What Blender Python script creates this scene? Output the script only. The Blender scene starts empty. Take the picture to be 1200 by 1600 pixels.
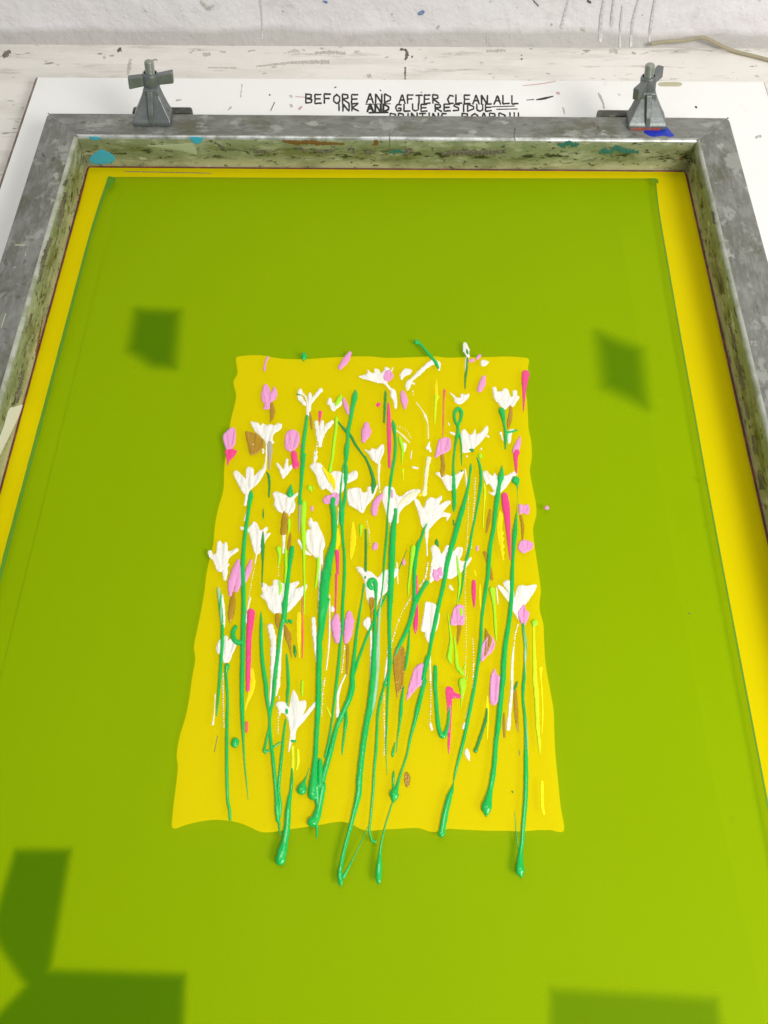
import bpy, math, random
from mathutils import Vector, Matrix, geometry
random.seed(7)
S = bpy.context.scene
COL = S.collection

# ---------------------------------------------------------------- camera
RX = Vector((0.99984052, -0.01241489, 0.01283795))     # world axes seen from the camera
RY = Vector((0.01717682, 0.86528227, -0.50099056))
RZ = Vector((-0.00488871, 0.50113118, 0.86535752))
CP = Vector((0.31420427, -0.74792886, 0.60483665)); F = 1400.0
cam = bpy.data.cameras.new('camera'); co = bpy.data.objects.new('camera', cam); COL.objects.link(co)
R3 = Matrix((RX, RY, RZ))
co.matrix_world = Matrix.Translation(CP) @ R3.to_4x4()
cam.sensor_fit = 'VERTICAL'; cam.sensor_height = 32.0; cam.lens = F/1600*32.0
cam.clip_start = 0.02; cam.clip_end = 50
S.camera = co

# ---------------------------------------------------------------- light
w = bpy.data.worlds.new('World'); S.world = w; w.use_nodes = True
w.node_tree.nodes['Background'].inputs[0].default_value = (0.93, 0.96, 1.0, 1)
w.node_tree.nodes['Background'].inputs[1].default_value = 0.34
def area(name, loc, target, size, power, color=(1, 1, 1), sy=None):
    l = bpy.data.lights.new(name, 'AREA'); l.shape = 'RECTANGLE'; l.size = size; l.size_y = sy or size
    l.energy = power; l.color = color
    o = bpy.data.objects.new(name, l); COL.objects.link(o); o.location = loc
    o.rotation_euler = (Vector(target)-Vector(loc)).to_track_quat('-Z', 'Y').to_euler()
area('ceiling_lamp', (1.22, -1.22, 1.08), (0.34, -0.42, 0), 0.62, 24.5, (1.0, 0.98, 0.94), 0.55)
area('ceiling_lamp', (0.3, -0.25, 1.9), (0.3, 0.15, 0), 1.3, 9, (1.0, 0.99, 0.97), 0.25)
S.view_settings.view_transform = 'Standard'; S.view_settings.look = 'None'
S.view_settings.exposure = 0.0; S.view_settings.gamma = 1.0
S.render.engine = 'CYCLES'

# ---------------------------------------------------------------- helpers
def ray(px, py): return R3 @ Vector((px-600, 800-py, -F))
def bp(px, py, z=0.0):                       # photograph point -> point of a horizontal surface
    r = ray(px, py); return CP + r*((z-CP.z)/r.z)
def bpy_(px, py, y=0.0):                     # photograph point -> point of an upright surface facing the camera
    r = ray(px, py); return CP + r*((y-CP.y)/r.y)
def bpx_(px, py, x=0.0):
    r = ray(px, py); return CP + r*((x-CP.x)/r.x)

def link(name, me, mat=None, parent=None, smooth=True):
    o = bpy.data.objects.new(name, me); COL.objects.link(o)
    if parent: o.parent = parent
    if mat:
        for m in (mat if isinstance(mat, (list, tuple)) else [mat]): me.materials.append(m)
    if smooth: me.polygons.foreach_set('use_smooth', [True]*len(me.polygons))
    return o
def mesh(name, V, Fc, mat=None, parent=None, smooth=True):
    me = bpy.data.meshes.new(name); me.from_pydata([tuple(v) for v in V], [], Fc); me.update()
    return link(name, me, mat, parent, smooth)
def thing(o, label, cat, group=None):
    o['label'] = label; o['category'] = cat
    if group: o['group'] = group
    return o
def empty(name, loc=(0, 0, 0)):
    o = bpy.data.objects.new(name, None); COL.objects.link(o); o.location = loc; o.empty_display_size = 0.02; return o
def bevel(o, wd, seg=2):
    m = o.modifiers.new('bevel', 'BEVEL'); m.width = wd; m.segments = seg; m.limit_method = 'ANGLE'; m.angle_limit = math.radians(35)
    return o
def box(name, a, b, mat, parent=None, bw=0.0):
    x0, y0, z0 = a; x1, y1, z1 = b
    V = [(x0,y0,z0),(x1,y0,z0),(x1,y1,z0),(x0,y1,z0),(x0,y0,z1),(x1,y0,z1),(x1,y1,z1),(x0,y1,z1)]
    o = mesh(name, V, [(3,2,1,0),(4,5,6,7),(0,1,5,4),(1,2,6,5),(2,3,7,6),(3,0,4,7)], mat, parent, False)
    if bw: bevel(o, bw)
    return o

# ---------------------------------------------------------------- materials
def lin(c):
    return tuple(((x/255)/12.92 if x/255 <= 0.04045 else ((x/255+0.055)/1.055)**2.4) for x in c)+(1,)
class NB:
    def __init__(s, name):
        s.m = bpy.data.materials.new(name); s.m.use_nodes = True; s.t = s.m.node_tree; s.n = s.t.nodes
        s.b = s.n['Principled BSDF']; s.tc = s.n.new('ShaderNodeTexCoord')
    def noise(s, scale, stretch=(1, 1, 1), detail=6, rough=0.6, off=0, dist=0):
        mp = s.n.new('ShaderNodeMapping'); mp.inputs['Scale'].default_value = stretch; mp.inputs['Location'].default_value = (off, off*1.7, off*.3)
        s.t.links.new(s.tc.outputs['Object'], mp.inputs[0])
        nz = s.n.new('ShaderNodeTexNoise'); nz.inputs['Scale'].default_value = scale; nz.inputs['Detail'].default_value = detail
        nz.inputs['Roughness'].default_value = rough; nz.inputs['Distortion'].default_value = dist
        s.t.links.new(mp.outputs[0], nz.inputs['Vector']); return nz.outputs[0]
    def ramp(s, fac, a, b):
        r = s.n.new('ShaderNodeMapRange'); r.inputs[1].default_value = a; r.inputs[2].default_value = b
        s.t.links.new(fac, r.inputs[0]); return r.outputs[0]
    def mul(s, a, b):
        m = s.n.new('ShaderNodeMath'); m.operation = 'MULTIPLY'; s.t.links.new(a, m.inputs[0])
        if isinstance(b, float): m.inputs[1].default_value = b
        else: s.t.links.new(b, m.inputs[1])
        return m.outputs[0]
    def mix(s, fac, a, b):
        m = s.n.new('ShaderNodeMix'); m.data_type = 'RGBA'
        if isinstance(fac, float): m.inputs[0].default_value = fac
        else: s.t.links.new(fac, m.inputs[0])
        for i, v in ((6, a), (7, b)):
            if isinstance(v, tuple): m.inputs[i].default_value = v
            else: s.t.links.new(v, m.inputs[i])
        return m.outputs[2]
    def bump(s, fac, st, d=0.001):
        bn = s.n.new('ShaderNodeBump'); bn.inputs['Strength'].default_value = st; bn.inputs['Distance'].default_value = d
        s.t.links.new(fac, bn.inputs['Height'])
        if s.b.inputs['Normal'].is_linked: s.t.links.new(s.b.inputs['Normal'].links[0].from_socket, bn.inputs['Normal'])
        s.t.links.new(bn.outputs[0], s.b.inputs['Normal'])
    def col(s, c):
        if isinstance(c, tuple): s.b.inputs['Base Color'].default_value = c
        else: s.t.links.new(c, s.b.inputs['Base Color'])
    def set(s, rough=.5, metal=0., spec=.5):
        s.b.inputs['Roughness'].default_value = rough; s.b.inputs['Metallic'].default_value = metal
        s.b.inputs['Specular IOR Level'].default_value = spec; return s.m

def grimy(name, base, layers, rough=.5, metal=0., bump=None, spec=.5):
    """base colour plus stains: layers of (noise scale, stretch, lo, hi, colour, amount, seed)"""
    k = NB(name); c = base
    for sc, st, lo, hi, colr, am, sd in layers:
        f = k.mul(k.ramp(k.noise(sc, st, 8, .62, sd), lo, hi), am)
        c = k.mix(f, c, colr)
    k.col(c)
    if bump:
        for sc, stt, d in bump: k.bump(k.noise(sc, (1, 1, 1), 6, .6, 3.3), stt, d)
    return k.set(rough, metal, spec)

def ink(name, c, rough=.32, c2=None, spec=.5, st=(1, .12, 1), var=.5):
    k = NB(name)
    if c2: k.col(k.mix(k.mul(k.ramp(k.noise(500, st, 3, .5, 1.), .42, .6), var), c, c2))
    else: k.col(c)
    k.bump(k.noise(520, (1, .22, 1), 5, .65), .6, .0011)
    if name in ('green_ink', 'magenta_ink', 'dark_green_ink', 'ochre_ink'):
        k.b.inputs['Coat Weight'].default_value = .55; k.b.inputs['Coat Roughness'].default_value = .07
    return k.set(rough, 0., spec)

def film(name, c, through, fac, var, rough=.45):
    """translucent dyed mesh: part diffuse dye, part open weave that lets the board below show"""
    k = NB(name)
    f = k.ramp(k.noise(5, (1, 1, 1), 3, .5, 2.), .3, .7)
    fine = k.ramp(k.noise(900, (1, 1, 1), 2, .5, 5.), .25, .75)
    drag = k.ramp(k.noise(60, (1, .07, 1), 5, .6, 9.), .42, .68)
    k.col(k.mix(k.mul(drag, .35), k.mix(k.mul(fine, .5), k.mix(k.mul(f, .6), c, var), var), var))
    k.bump(k.noise(1500, (1, 1, 1), 2, .5), .03, .0001)
    k.set(rough, 0., .06)
    tr = k.n.new('ShaderNodeBsdfTransparent'); tr.inputs[0].default_value = through
    mx = k.n.new('ShaderNodeMixShader'); mx.inputs[0].default_value = fac
    k.t.links.new(tr.outputs[0], mx.inputs[1]); k.t.links.new(k.b.outputs[0], mx.inputs[2])
    k.t.links.new(mx.outputs[0], k.n['Material Output'].inputs[0])
    return k.m

M = {}
M['wall'] = grimy('wall_paint', (.80, .765, .785, 1), [
    (3, (1, 1, 1), .40, .62, (.76, .755, .73, 1), 1., 1.), (30, (1, 1, 1), .60, .72, (.55, .52, .50, 1), .5, 2.),
    (55, (1, 1, 2), .67, .73, (.33, .30, .27, 1), .7, 5.), (9, (1, 1, 1), .58, .75, (.72, .70, .60, 1), .6, 8.),
    (120, (1, 1, 1), .70, .74, (.22, .2, .18, 1), .8, 11.)],
    .75, bump=[(12, .55, .012), (45, .6, .005), (160, .3, .002)])
def foot_shade():  # soft shadow band along the wall foot, painted into the wall colour
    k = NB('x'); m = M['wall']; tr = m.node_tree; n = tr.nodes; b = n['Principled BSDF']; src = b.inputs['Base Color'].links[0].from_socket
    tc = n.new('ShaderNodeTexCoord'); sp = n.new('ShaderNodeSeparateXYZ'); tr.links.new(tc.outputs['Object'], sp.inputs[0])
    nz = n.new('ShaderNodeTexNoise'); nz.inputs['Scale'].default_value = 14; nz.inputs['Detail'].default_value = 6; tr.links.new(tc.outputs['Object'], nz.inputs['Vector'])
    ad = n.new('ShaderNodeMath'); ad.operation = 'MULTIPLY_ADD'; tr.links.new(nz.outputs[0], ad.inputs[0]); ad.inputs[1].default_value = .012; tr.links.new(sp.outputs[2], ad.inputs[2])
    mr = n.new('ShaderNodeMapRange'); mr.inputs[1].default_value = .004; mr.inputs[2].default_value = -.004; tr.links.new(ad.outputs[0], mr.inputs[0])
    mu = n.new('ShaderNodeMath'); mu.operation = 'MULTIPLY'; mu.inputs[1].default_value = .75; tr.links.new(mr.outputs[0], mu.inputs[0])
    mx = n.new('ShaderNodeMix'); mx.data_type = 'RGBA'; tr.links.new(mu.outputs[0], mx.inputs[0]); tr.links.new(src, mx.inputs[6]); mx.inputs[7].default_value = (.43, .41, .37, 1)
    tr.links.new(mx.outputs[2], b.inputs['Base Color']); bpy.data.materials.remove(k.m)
foot_shade()
M['table'] = grimy('table_paint', (.82, .775, .72, 1), [
    (12, (.4, 2.5, 1), .48, .66, (.50, .45, .39, 1), .7, 1.), (5, (1, 1, 1), .45, .62, (.74, .72, .65, 1), .7, 4.),
    (34, (.3, 2, 1), .58, .66, (.40, .36, .30, 1), .7, 7.), (80, (.7, 1.6, 1), .64, .68, (.20, .18, .14, 1), .8, 9.), (26, (1, 1, 1), .55, .62, (.78, .76, .70, 1), .6, 14.)],
    .6, bump=[(40, .35, .003), (14, .3, .003)])
M['board'] = grimy('board_paint', (.88, .875, .84, 1), [
    (6, (1, 1, 1), .5, .75, (.80, .80, .75, 1), .7, 1.), (26, (1, 1, 1), .66, .78, (.5, .5, .46, 1), .6, 3.),
    (110, (1, 1, 1), .735, .76, (.12, .11, .1, 1), .8, 6.)], .35, bump=[(60, .06, .002)])
M['board_edge'] = grimy('board_edge', (.16, .12, .09, 1), [(60, (1, 1, 1), .4, .6, (.30, .25, .2, 1), .6, 1.)], .8)
M['paper'] = grimy('paper', (.84, .84, .82, 1), [], .7)
def metal(nm, st):
    q = lambda m: tuple(1+(x-1)*m for x in st)
    return grimy(nm, (.205, .207, .185, 1), [
    (16, q(.4), .42, .60, (.145, .145, .12, 1), .85, 1.), (60, q(.7), .48, .60, (.27, .275, .25, 1), .7, 2.),
    (26, q(.3), .54, .64, (.115, .115, .07, 1), .8, 6.), (45, q(.3), .56, .62, (.40, .41, .37, 1), .6, 33.), (150, q(.4), .60, .66, (.10, .10, .075, 1), .7, 9.),
    (60, q(.5), .63, .67, (.46, .46, .41, 1), .7, 12.), (300, st, .50, .70, (.36, .37, .35, 1), .5, 15.)], .46, .3, bump=[(160, .3, .0012), (30, .2, .002)])
M['metal_top'] = metal('scuffed_aluminium', (.22, 1, 1)); M['metal_long'] = metal('scuffed_aluminium_side', (1, .22, 1))
M['metal_side'] = M['metal_top']
def inner_metal():
    k = NB('ink_stained_aluminium'); sp = k.n.new('ShaderNodeSeparateXYZ'); k.t.links.new(k.tc.outputs['Object'], sp.inputs[0]); z = sp.outputs[2]
    def lay(c, sc, st, lo, hi, colr, am, sd, band=None):
        f = k.mul(k.ramp(k.noise(sc, st, 9, .66, sd), lo, hi), am)
        if band: f = k.mul(f, k.mul(k.ramp(z, band[0], band[1]), k.ramp(z, band[3], band[2])))
        return k.mix(f, c, colr)
    c = k.mix(k.ramp(z, .003, .013), (.46, .455, .28, 1), (.26, .285, .155, 1))
    c = lay(c, 22, (1, 1, 2), .44, .60, (.20, .225, .12, 1), .8, 1.)
    c = lay(c, 60, (.5, .5, 1.6), .50, .60, (.43, .43, .29, 1), .8, 21.)
    c = lay(c, 35, (.6, .6, 2), .50, .60, (.15, .16, .05, 1), .85, 3., (.006, .012, .020, .030))
    c = lay(c, 100, (.55, .55, 1.6), .53, .58, (.022, .03, .008, 1), .95, 5., (.009, .014, .018, .025))
    c = lay(c, 170, (.6, .6, 1.2), .58, .62, (.03, .03, .012, 1), .9, 25.)
    c = lay(c, 30, (.7, .7, 2), .62, .66, (.56, .56, .42, 1), .8, 8.)
    c = lay(c, 60, (.6, .6, 2), .64, .67, (.01, .14, .10, 1), .8, 13.)
    c = lay(c, 48, (.6, .6, 2), .66, .69, (.20, .07, .02, 1), .8, 17.)
    k.col(c); k.bump(k.noise(170, (1, 1, 1), 6, .6), .5, .0012); return k.set(.5, .05)
M['metal_inner'] = inner_metal()
M['metal_edge'] = grimy('highlight_metal_edge', (.60, .61, .59, 1), [(45, (1, 1, 1), .42, .60, (.24, .25, .20, 1), .9, 2.)], .38, .6)  # highlight on the back bar's inner lip, put into the colour
M['weld'] = grimy('weld', (.30, .30, .28, 1), [(90, (1, 1, 1), .4, .6, (.14, .14, .12, 1), .7, 2.)], .5, .4, bump=[(200, .6, .002)])
M['dull_edge'] = grimy('dull_metal_edge', (.46, .47, .40, 1), [(50, (1, 1, 1), .42, .6, (.26, .28, .18, 1), .85, 2.)], .45, .25)
M['glue'] = grimy('glue', (.11, .02, .012, 1), [(60, (1, 1, 1), .5, .6, (.28, .06, .02, 1), .6, 2.)], .35)
M['clamp'] = grimy('cast_metal', (.165, .18, .18, 1), [
    (60, (1, 1, 1), .45, .65, (.235, .25, .245, 1), .8, 1.), (130, (1, 1, 1), .60, .70, (.09, .095, .08, 1), .7, 3.),
    (90, (1, 1, 1), .66, .72, (.42, .42, .38, 1), .5, 8.)], .42, .45, bump=[(250, .25, .001)])
M['bolt'] = grimy('zinc_bolt', (.36, .39, .33, 1), [(100, (1, 1, 1), .5, .7, (.22, .23, .18, 1), .6, 1.)], .3, .7)
M['dark'] = grimy('dark_steel', (.06, .065, .05, 1), [(80, (1, 1, 1), .5, .65, (.2, .2, .15, 1), .8, 1.)], .5, .3)
M['specblue'] = ink('faded_blue', (.10, .22, .45, 1), .6, (.35, .42, .5, 1), var=.6)
M['cable'] = grimy('cable_sheath', (.36, .315, .20, 1), [(60, (1, 1, 1), .5, .7, (.28, .25, .17, 1), .6, 1.)], .55)
M['marker'] = ink('black_marker', (.012, .010, .008, 1), .5)
M['card'] = ink('dark_tape', (.03, .06, .0, 1), .6)
M['cyan'] = ink('cyan_paint', (.05, .42, .62, 1), .4)
M['blue'] = ink('blue_paint', (.002, .025, .42, 1), .3)
M['orange'] = ink('red_paint', (.50, .06, .02, 1), .4, (.2, .18, .15, 1), var=.8)
M['rust'] = ink('rust_paint', (.23, .075, .02, 1), .5, (.12, .12, .04, 1), var=.7)
M['teal'] = ink('teal_paint', (.01, .16, .15, 1), .5, (.1, .16, .06, 1), var=.6)
M['tape'] = grimy('masking_tape', (.48, .46, .30, 1), [], .6)
M['palepaint'] = grimy('dried_pale_ink', (.42, .46, .30, 1), [(90, (1, 1, 1), .5, .7, (.3, .33, .2, 1), .6, 1.)], .55)
M['whitetape'] = grimy('white_tape', (.72, .70, .64, 1), [], .6)
M['grime'] = ink('grey_grime', (.46, .44, .38, 1), .7, (.64, .61, .56, 1), var=.7)
M['darkgrime'] = ink('dark_grime', (.10, .085, .06, 1), .7, (.3, .27, .22, 1), var=.5)
M['drip'] = ink('grey_drip', (.56, .545, .52, 1), .7, (.74, .72, .72, 1), var=.9)
M['yellow_mesh'] = film('yellow_mesh', (.82, .675, 0, 1), (.98, .93, 0, 1), .62, (.76, .62, 0, 1))
M['green_film'] = film('green_film', (.118, .320, 0, 1), (.93, .97, 0, 1), .50, (.098, .275, 0, 1))
M['film_edge'] = ink('film_edge', (.10, .27, 0, 1), .5)

M['G'] = ink('green_ink', (.0, .50, .075, 1), .3, (.0, .41, .05, 1), spec=.4)
M['g'] = ink('dark_green_ink', (.02, .30, .03, 1), .35, (.03, .27, .04, 1))
M['H'] = ink('streaked_green_ink', (.0, .45, .09, 1), .28, (.55, .70, .52, 1), var=.7, st=(1, .05, 1))
M['W'] = ink('white_ink', (.90, .87, .79, 1), .4, (.74, .71, .58, 1), var=.5)
M['C'] = ink('cream_ink', (.86, .80, .50, 1), .4, (.88, .84, .68, 1))
M['P'] = ink('pink_ink', (.80, .31, .58, 1), .4, (.84, .38, .64, 1))
M['p'] = ink('greyed_pink_ink', (.50, .38, .33, 1), .4, (.42, .42, .28, 1), var=.8)
M['M'] = ink('magenta_ink', (.95, .04, .24, 1), .3, (.95, .06, .20, 1))
M['R'] = ink('coral_ink', (.88, .12, .10, 1), .35, (.85, .28, .06, 1), var=.7)
M['O'] = ink('ochre_ink', (.45, .245, .0, 1), .25, (.36, .19, .0, 1), spec=.4)
M['L'] = ink('lime_ink', (.38, .84, .01, 1), .3, (.46, .84, .01, 1))
M['l'] = ink('yellow_green_ink', (.66, .82, .0, 1), .35, (.74, .82, .0, 1))
M['Y'] = ink('yellow_ink', (.92, .74, .0, 1), .35, (.84, .66, 0, 1), spec=.3)
M['y'] = ink('bright_yellow_ink', (.88, .80, .0, 1), .4, (.88, .80, .0, 1), spec=.3)

# ---------------------------------------------------------------- ink shapes drawn on a surface
TILES = {'A': (320, 520, 6), 'B': (500, 520, 6), 'C': (670, 520, 6), 'D': (320, 700, 6), 'E': (500, 700, 6), 'F': (670, 700, 6),
         'G': (320, 880, 6), 'H': (500, 880, 6), 'I': (670, 880, 6), 'J': (320, 1060, 6), 'K': (500, 1060, 6), 'L': (670, 1060, 6),
         'M': (400, 1220, 5.4545), 'N': (640, 1220, 5.4545), 'X': (0, 0, 1)}
def parse(s):
    out = []; t = TILES['X']
    for tok in s.split():
        if tok in TILES: t = TILES[tok]; continue
        v = [float(q) for q in tok.split(',')]
        out.append((t[0]+v[0]/t[2], t[1]+v[1]/t[2]) + ((v[2]/t[2],) if len(v) > 2 else ()))
    return out
def catmull(P, step, closed=False):
    n = len(P); out = []
    rng = range(n if closed else n-1)
    for i in rng:
        if closed: a, b, c, d = P[i-1], P[i], P[(i+1) % n], P[(i+2) % n]
        else: a, b, c, d = P[max(i-1, 0)], P[i], P[i+1], P[min(i+2, n-1)]
        L = math.hypot(c[0]-b[0], c[1]-b[1]); k = max(1, int(L/step))
        for j in range(k):
            t = j/k; t2 = t*t; t3 = t2*t
            out.append(tuple(.5*((2*b[q])+(-a[q]+c[q])*t+(2*a[q]-5*b[q]+4*c[q]-d[q])*t2+(-a[q]+3*b[q]-3*c[q]+d[q])*t3) for q in range(len(b))))
    if not closed: out.append(tuple(P[-1]))
    return out
class Ink:
    """collects strokes, blobs and dots of ink; every one a low dome of real thickness on a surface"""
    def __init__(s, proj, nrm, lift=.0003, k=.34, hmax=.003, flat=.0008, step=1.2):
        s.V = []; s.F = []; s.proj = proj; s.nrm = Vector(nrm); s.lift = lift; s.k = k; s.hmax = hmax; s.flat = flat; s.step = step
    def scale(s, x, y): return (s.proj(x+1, y)-s.proj(x, y)).length
    def ribbon(s, P, cap=True):
        P = catmull(P, s.step); n = len(P); st = []
        for i, p in enumerate(P):
            a, b = P[max(i-1, 0)], P[min(i+1, n-1)]
            dx, dy = b[0]-a[0], b[1]-a[1]; L = math.hypot(dx, dy) or 1
            st.append([p[0], p[1], max(p[2], .25), dx/L, dy/L])
        def capring(q, sgn):
            r = []
            for a in (20, 42, 62, 80):
                t = math.radians(a); r.append([q[0]+sgn*q[3]*q[2]/2*math.sin(t), q[1]+sgn*q[4]*q[2]/2*math.sin(t), q[2]*math.cos(t), q[3], q[4], q[2]])
            return r
        full = [q+[q[2]] for q in st]
        full = capring(st[0], -1)[::-1]+full+capring(st[-1], 1)
        m = 8; base = len(s.V)
        ph = random.uniform(0, 99); am = getattr(s, 'wob', .05)
        for i_, (x, y, wd, tx, ty, hw) in enumerate(full):
            sc = s.scale(x, y); h = min(hw*sc*s.k, s.hmax)*(wd/hw if hw > wd else 1)**.5
            lift = min(s.lift, .5*hw*sc)
            wob = 1+random.uniform(-.02, .02)+am*(math.sin(i_*.31+ph)+math.sin(i_*.83+ph*2.3)+.7*math.sin(i_*1.9+ph*1.7))
            for j in range(m+1):
                u = -1+2*j/m
                u = math.sin(u*math.pi/2)
                px, py = x-ty*u*wd*wob/2, y+tx*u*wd*wob/2
                s.V.append(s.proj(px, py)+s.nrm*(lift+h*math.sqrt(max(0, 1-u*u))))
            for u in (1, -1):
                s.V.append(s.proj(x-ty*u*wd*wob/2, y+tx*u*wd*wob/2)-s.nrm*.0001)
        R = m+3
        for i in range(len(full)-1):
            a, b = base+i*R, base+(i+1)*R
            for j in range(m): s.F.append((a+j, b+j, b+j+1, a+j+1))
            s.F.append((a+m, b+m, b+m+1, a+m+1)); s.F.append((b, a, a+m+2, b+m+2))
        for a, rev in ((base, False), (base+(len(full)-1)*R, True)):
            f = tuple(range(a, a+m+1)); s.F.append(f if not rev else f[::-1])
    def poly(s, P, h=None, rough=.35, ridged=True, inset=2.2, sm=1.3):
        h = s.flat if h is None else h
        P = catmull([p[:2] for p in P], sm, True)
        j_ = .3 if ridged else .12; P = [(x+random.uniform(-j_, j_), y+random.uniform(-j_, j_)) for x, y in P]
        n = len(P); xs = [p[0] for p in P]; ys = [p[1] for p in P]
        def inside(x, y):
            c = False; j = n-1
            for i in range(n):
                if (ys[i] > y) != (ys[j] > y) and x < (xs[j]-xs[i])*(y-ys[i])/(ys[j]-ys[i])+xs[i]: c = not c
                j = i
            return c
        def dist(x, y):
            d = 1e9; j = n-1
            for i in range(n):
                ex, ey = xs[i]-xs[j], ys[i]-ys[j]; L = ex*ex+ey*ey or 1e-9
                t = max(0, min(1, ((x-xs[j])*ex+(y-ys[j])*ey)/L)); q = math.hypot(x-xs[j]-t*ex, y-ys[j]-t*ey)
                if q < d: d = q
                j = i
            return d
        g = max(1.4, math.sqrt(max(1, (max(xs)-min(xs))*(max(ys)-min(ys)))/500.0)); pts = []
        y = min(ys)+.5
        while y < max(ys):
            x = min(xs)+.5
            while x < max(xs):
                q = (x+random.uniform(-.3, .3)*g, y+random.uniform(-.3, .3)*g)
                if inside(*q):
                    d = dist(*q)
                    if d > .5*min(g, 1.6): pts.append((q, d))
                x += g
            y += g
        vs = [Vector(p) for p in P]+[Vector(q) for q, d in pts]
        r = geometry.delaunay_2d_cdt(vs, [(i, (i+1) % n) for i in range(n)], [], 0, 1e-4)
        ov, of, orig = r[0], r[2], r[3]
        bx = sum(xs)/n; by = max(ys); ph = random.uniform(0, 9)
        base = len(s.V)
        for v, og in zip(ov, orig):
            d = pts[og[0]-n][1] if og and og[0] >= n else 0
            z = (min(1, d/inset)**.5 if not ridged else min(1, d/1.3)**.5-.45*max(0, min(1, (d-1.5)/2.2)))
            if ridged and d:
                an = math.atan2(v.x-bx, by+4-v.y); z += 1.5*rough*(math.sin(an*15+ph)+.6*math.sin(an*34+ph*2))*min(1, d/2)+random.uniform(-.16, .16)*rough*2.4
            s.V.append(s.proj(v.x, v.y)+s.nrm*(s.lift+h*max(z, 0)))
        for f in of:
            c = [sum(ov[i].x for i in f)/3, sum(ov[i].y for i in f)/3]
            if inside(*c): s.F.append(tuple(base+i for i in reversed(f)))
        k = len(s.V)
        for x, y in P: s.V.append(s.proj(x, y)+s.nrm*s.lift)
        for x, y in P: s.V.append(s.proj(x, y)-s.nrm*.0001)
        for i in range(n):
            j = (i+1) % n; s.F.append((k+i, k+j, k+n+j, k+n+i))
    def ragged(s, P):
        Q = catmull(P, 1.1); L = []; Rr = []
        for i, p in enumerate(Q):
            a, b = Q[max(i-1, 0)], Q[min(i+1, len(Q)-1)]; dx, dy = b[0]-a[0], b[1]-a[1]; q = math.hypot(dx, dy) or 1
            for out, sg in ((L, 1), (Rr, -1)):
                wv = p[2]/2*random.choice((.5, .75, .95, 1.15))*random.uniform(.7, 1.2); out.append((p[0]-sg*dy/q*wv+random.uniform(-.3, .3), p[1]+sg*dx/q*wv))
        s.poly(L+Rr[::-1], ridged=False, sm=3)
    def dots(s, P, gap=3.7):
        Q = catmull(P, .3); acc = 0; last = None
        nxt = 0
        for p in Q:
            if last: acc += math.hypot(p[0]-last[0], p[1]-last[1])
            last = p
            if acc >= nxt:
                acc = 0; nxt = gap*random.uniform(.75, 1.3); r = p[2]/2*random.uniform(.5, 1.05)
                s.blob(p[0]+random.uniform(-.3, .3), p[1], r*random.uniform(.8, 1.1), r*random.uniform(.9, 1.3))
    def blob(s, x, y, rx, ry, h=None):
        sc = s.scale(x, y); h = h or min(2*rx*sc*.4, s.hmax); base = len(s.V); m = 10
        s.V.append(s.proj(x, y)+s.nrm*(s.lift*.6+h))
        for rr, zz in ((.5, .87), (.86, .5), (1, 0)):
            for j in range(m):
                a = 2*math.pi*j/m; s.V.append(s.proj(x+rx*rr*math.cos(a), y+ry*rr*math.sin(a))+s.nrm*(s.lift*.6*(zz > 0)+h*zz))
        for j in range(m): s.F.append((base, base+1+(j+1) % m, base+1+j))
        for q in range(2):
            for j in range(m):
                a = base+1+q*m; s.F.append((a+j, a+(j+1) % m, a+m+(j+1) % m, a+m+j))
    def spec(s, txt):
        for sh in txt.split('|'):
            sh = sh.strip(); kind, rest = sh[0], sh[1:]
            P = parse(rest)
            if kind == 'S': s.ribbon(P)
            elif kind == 'Q': s.poly(P)
            elif kind == 'T': s.dots(P)
            elif kind == 'J': s.ragged(P)
            elif kind == 'F': s.poly(P, ridged=False)
    def build(s, name, mat, parent):
        return mesh(name, s.V, s.F, mat, parent, True)
MESHP = lambda x, y: bp(x, y, 0.0)
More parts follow.
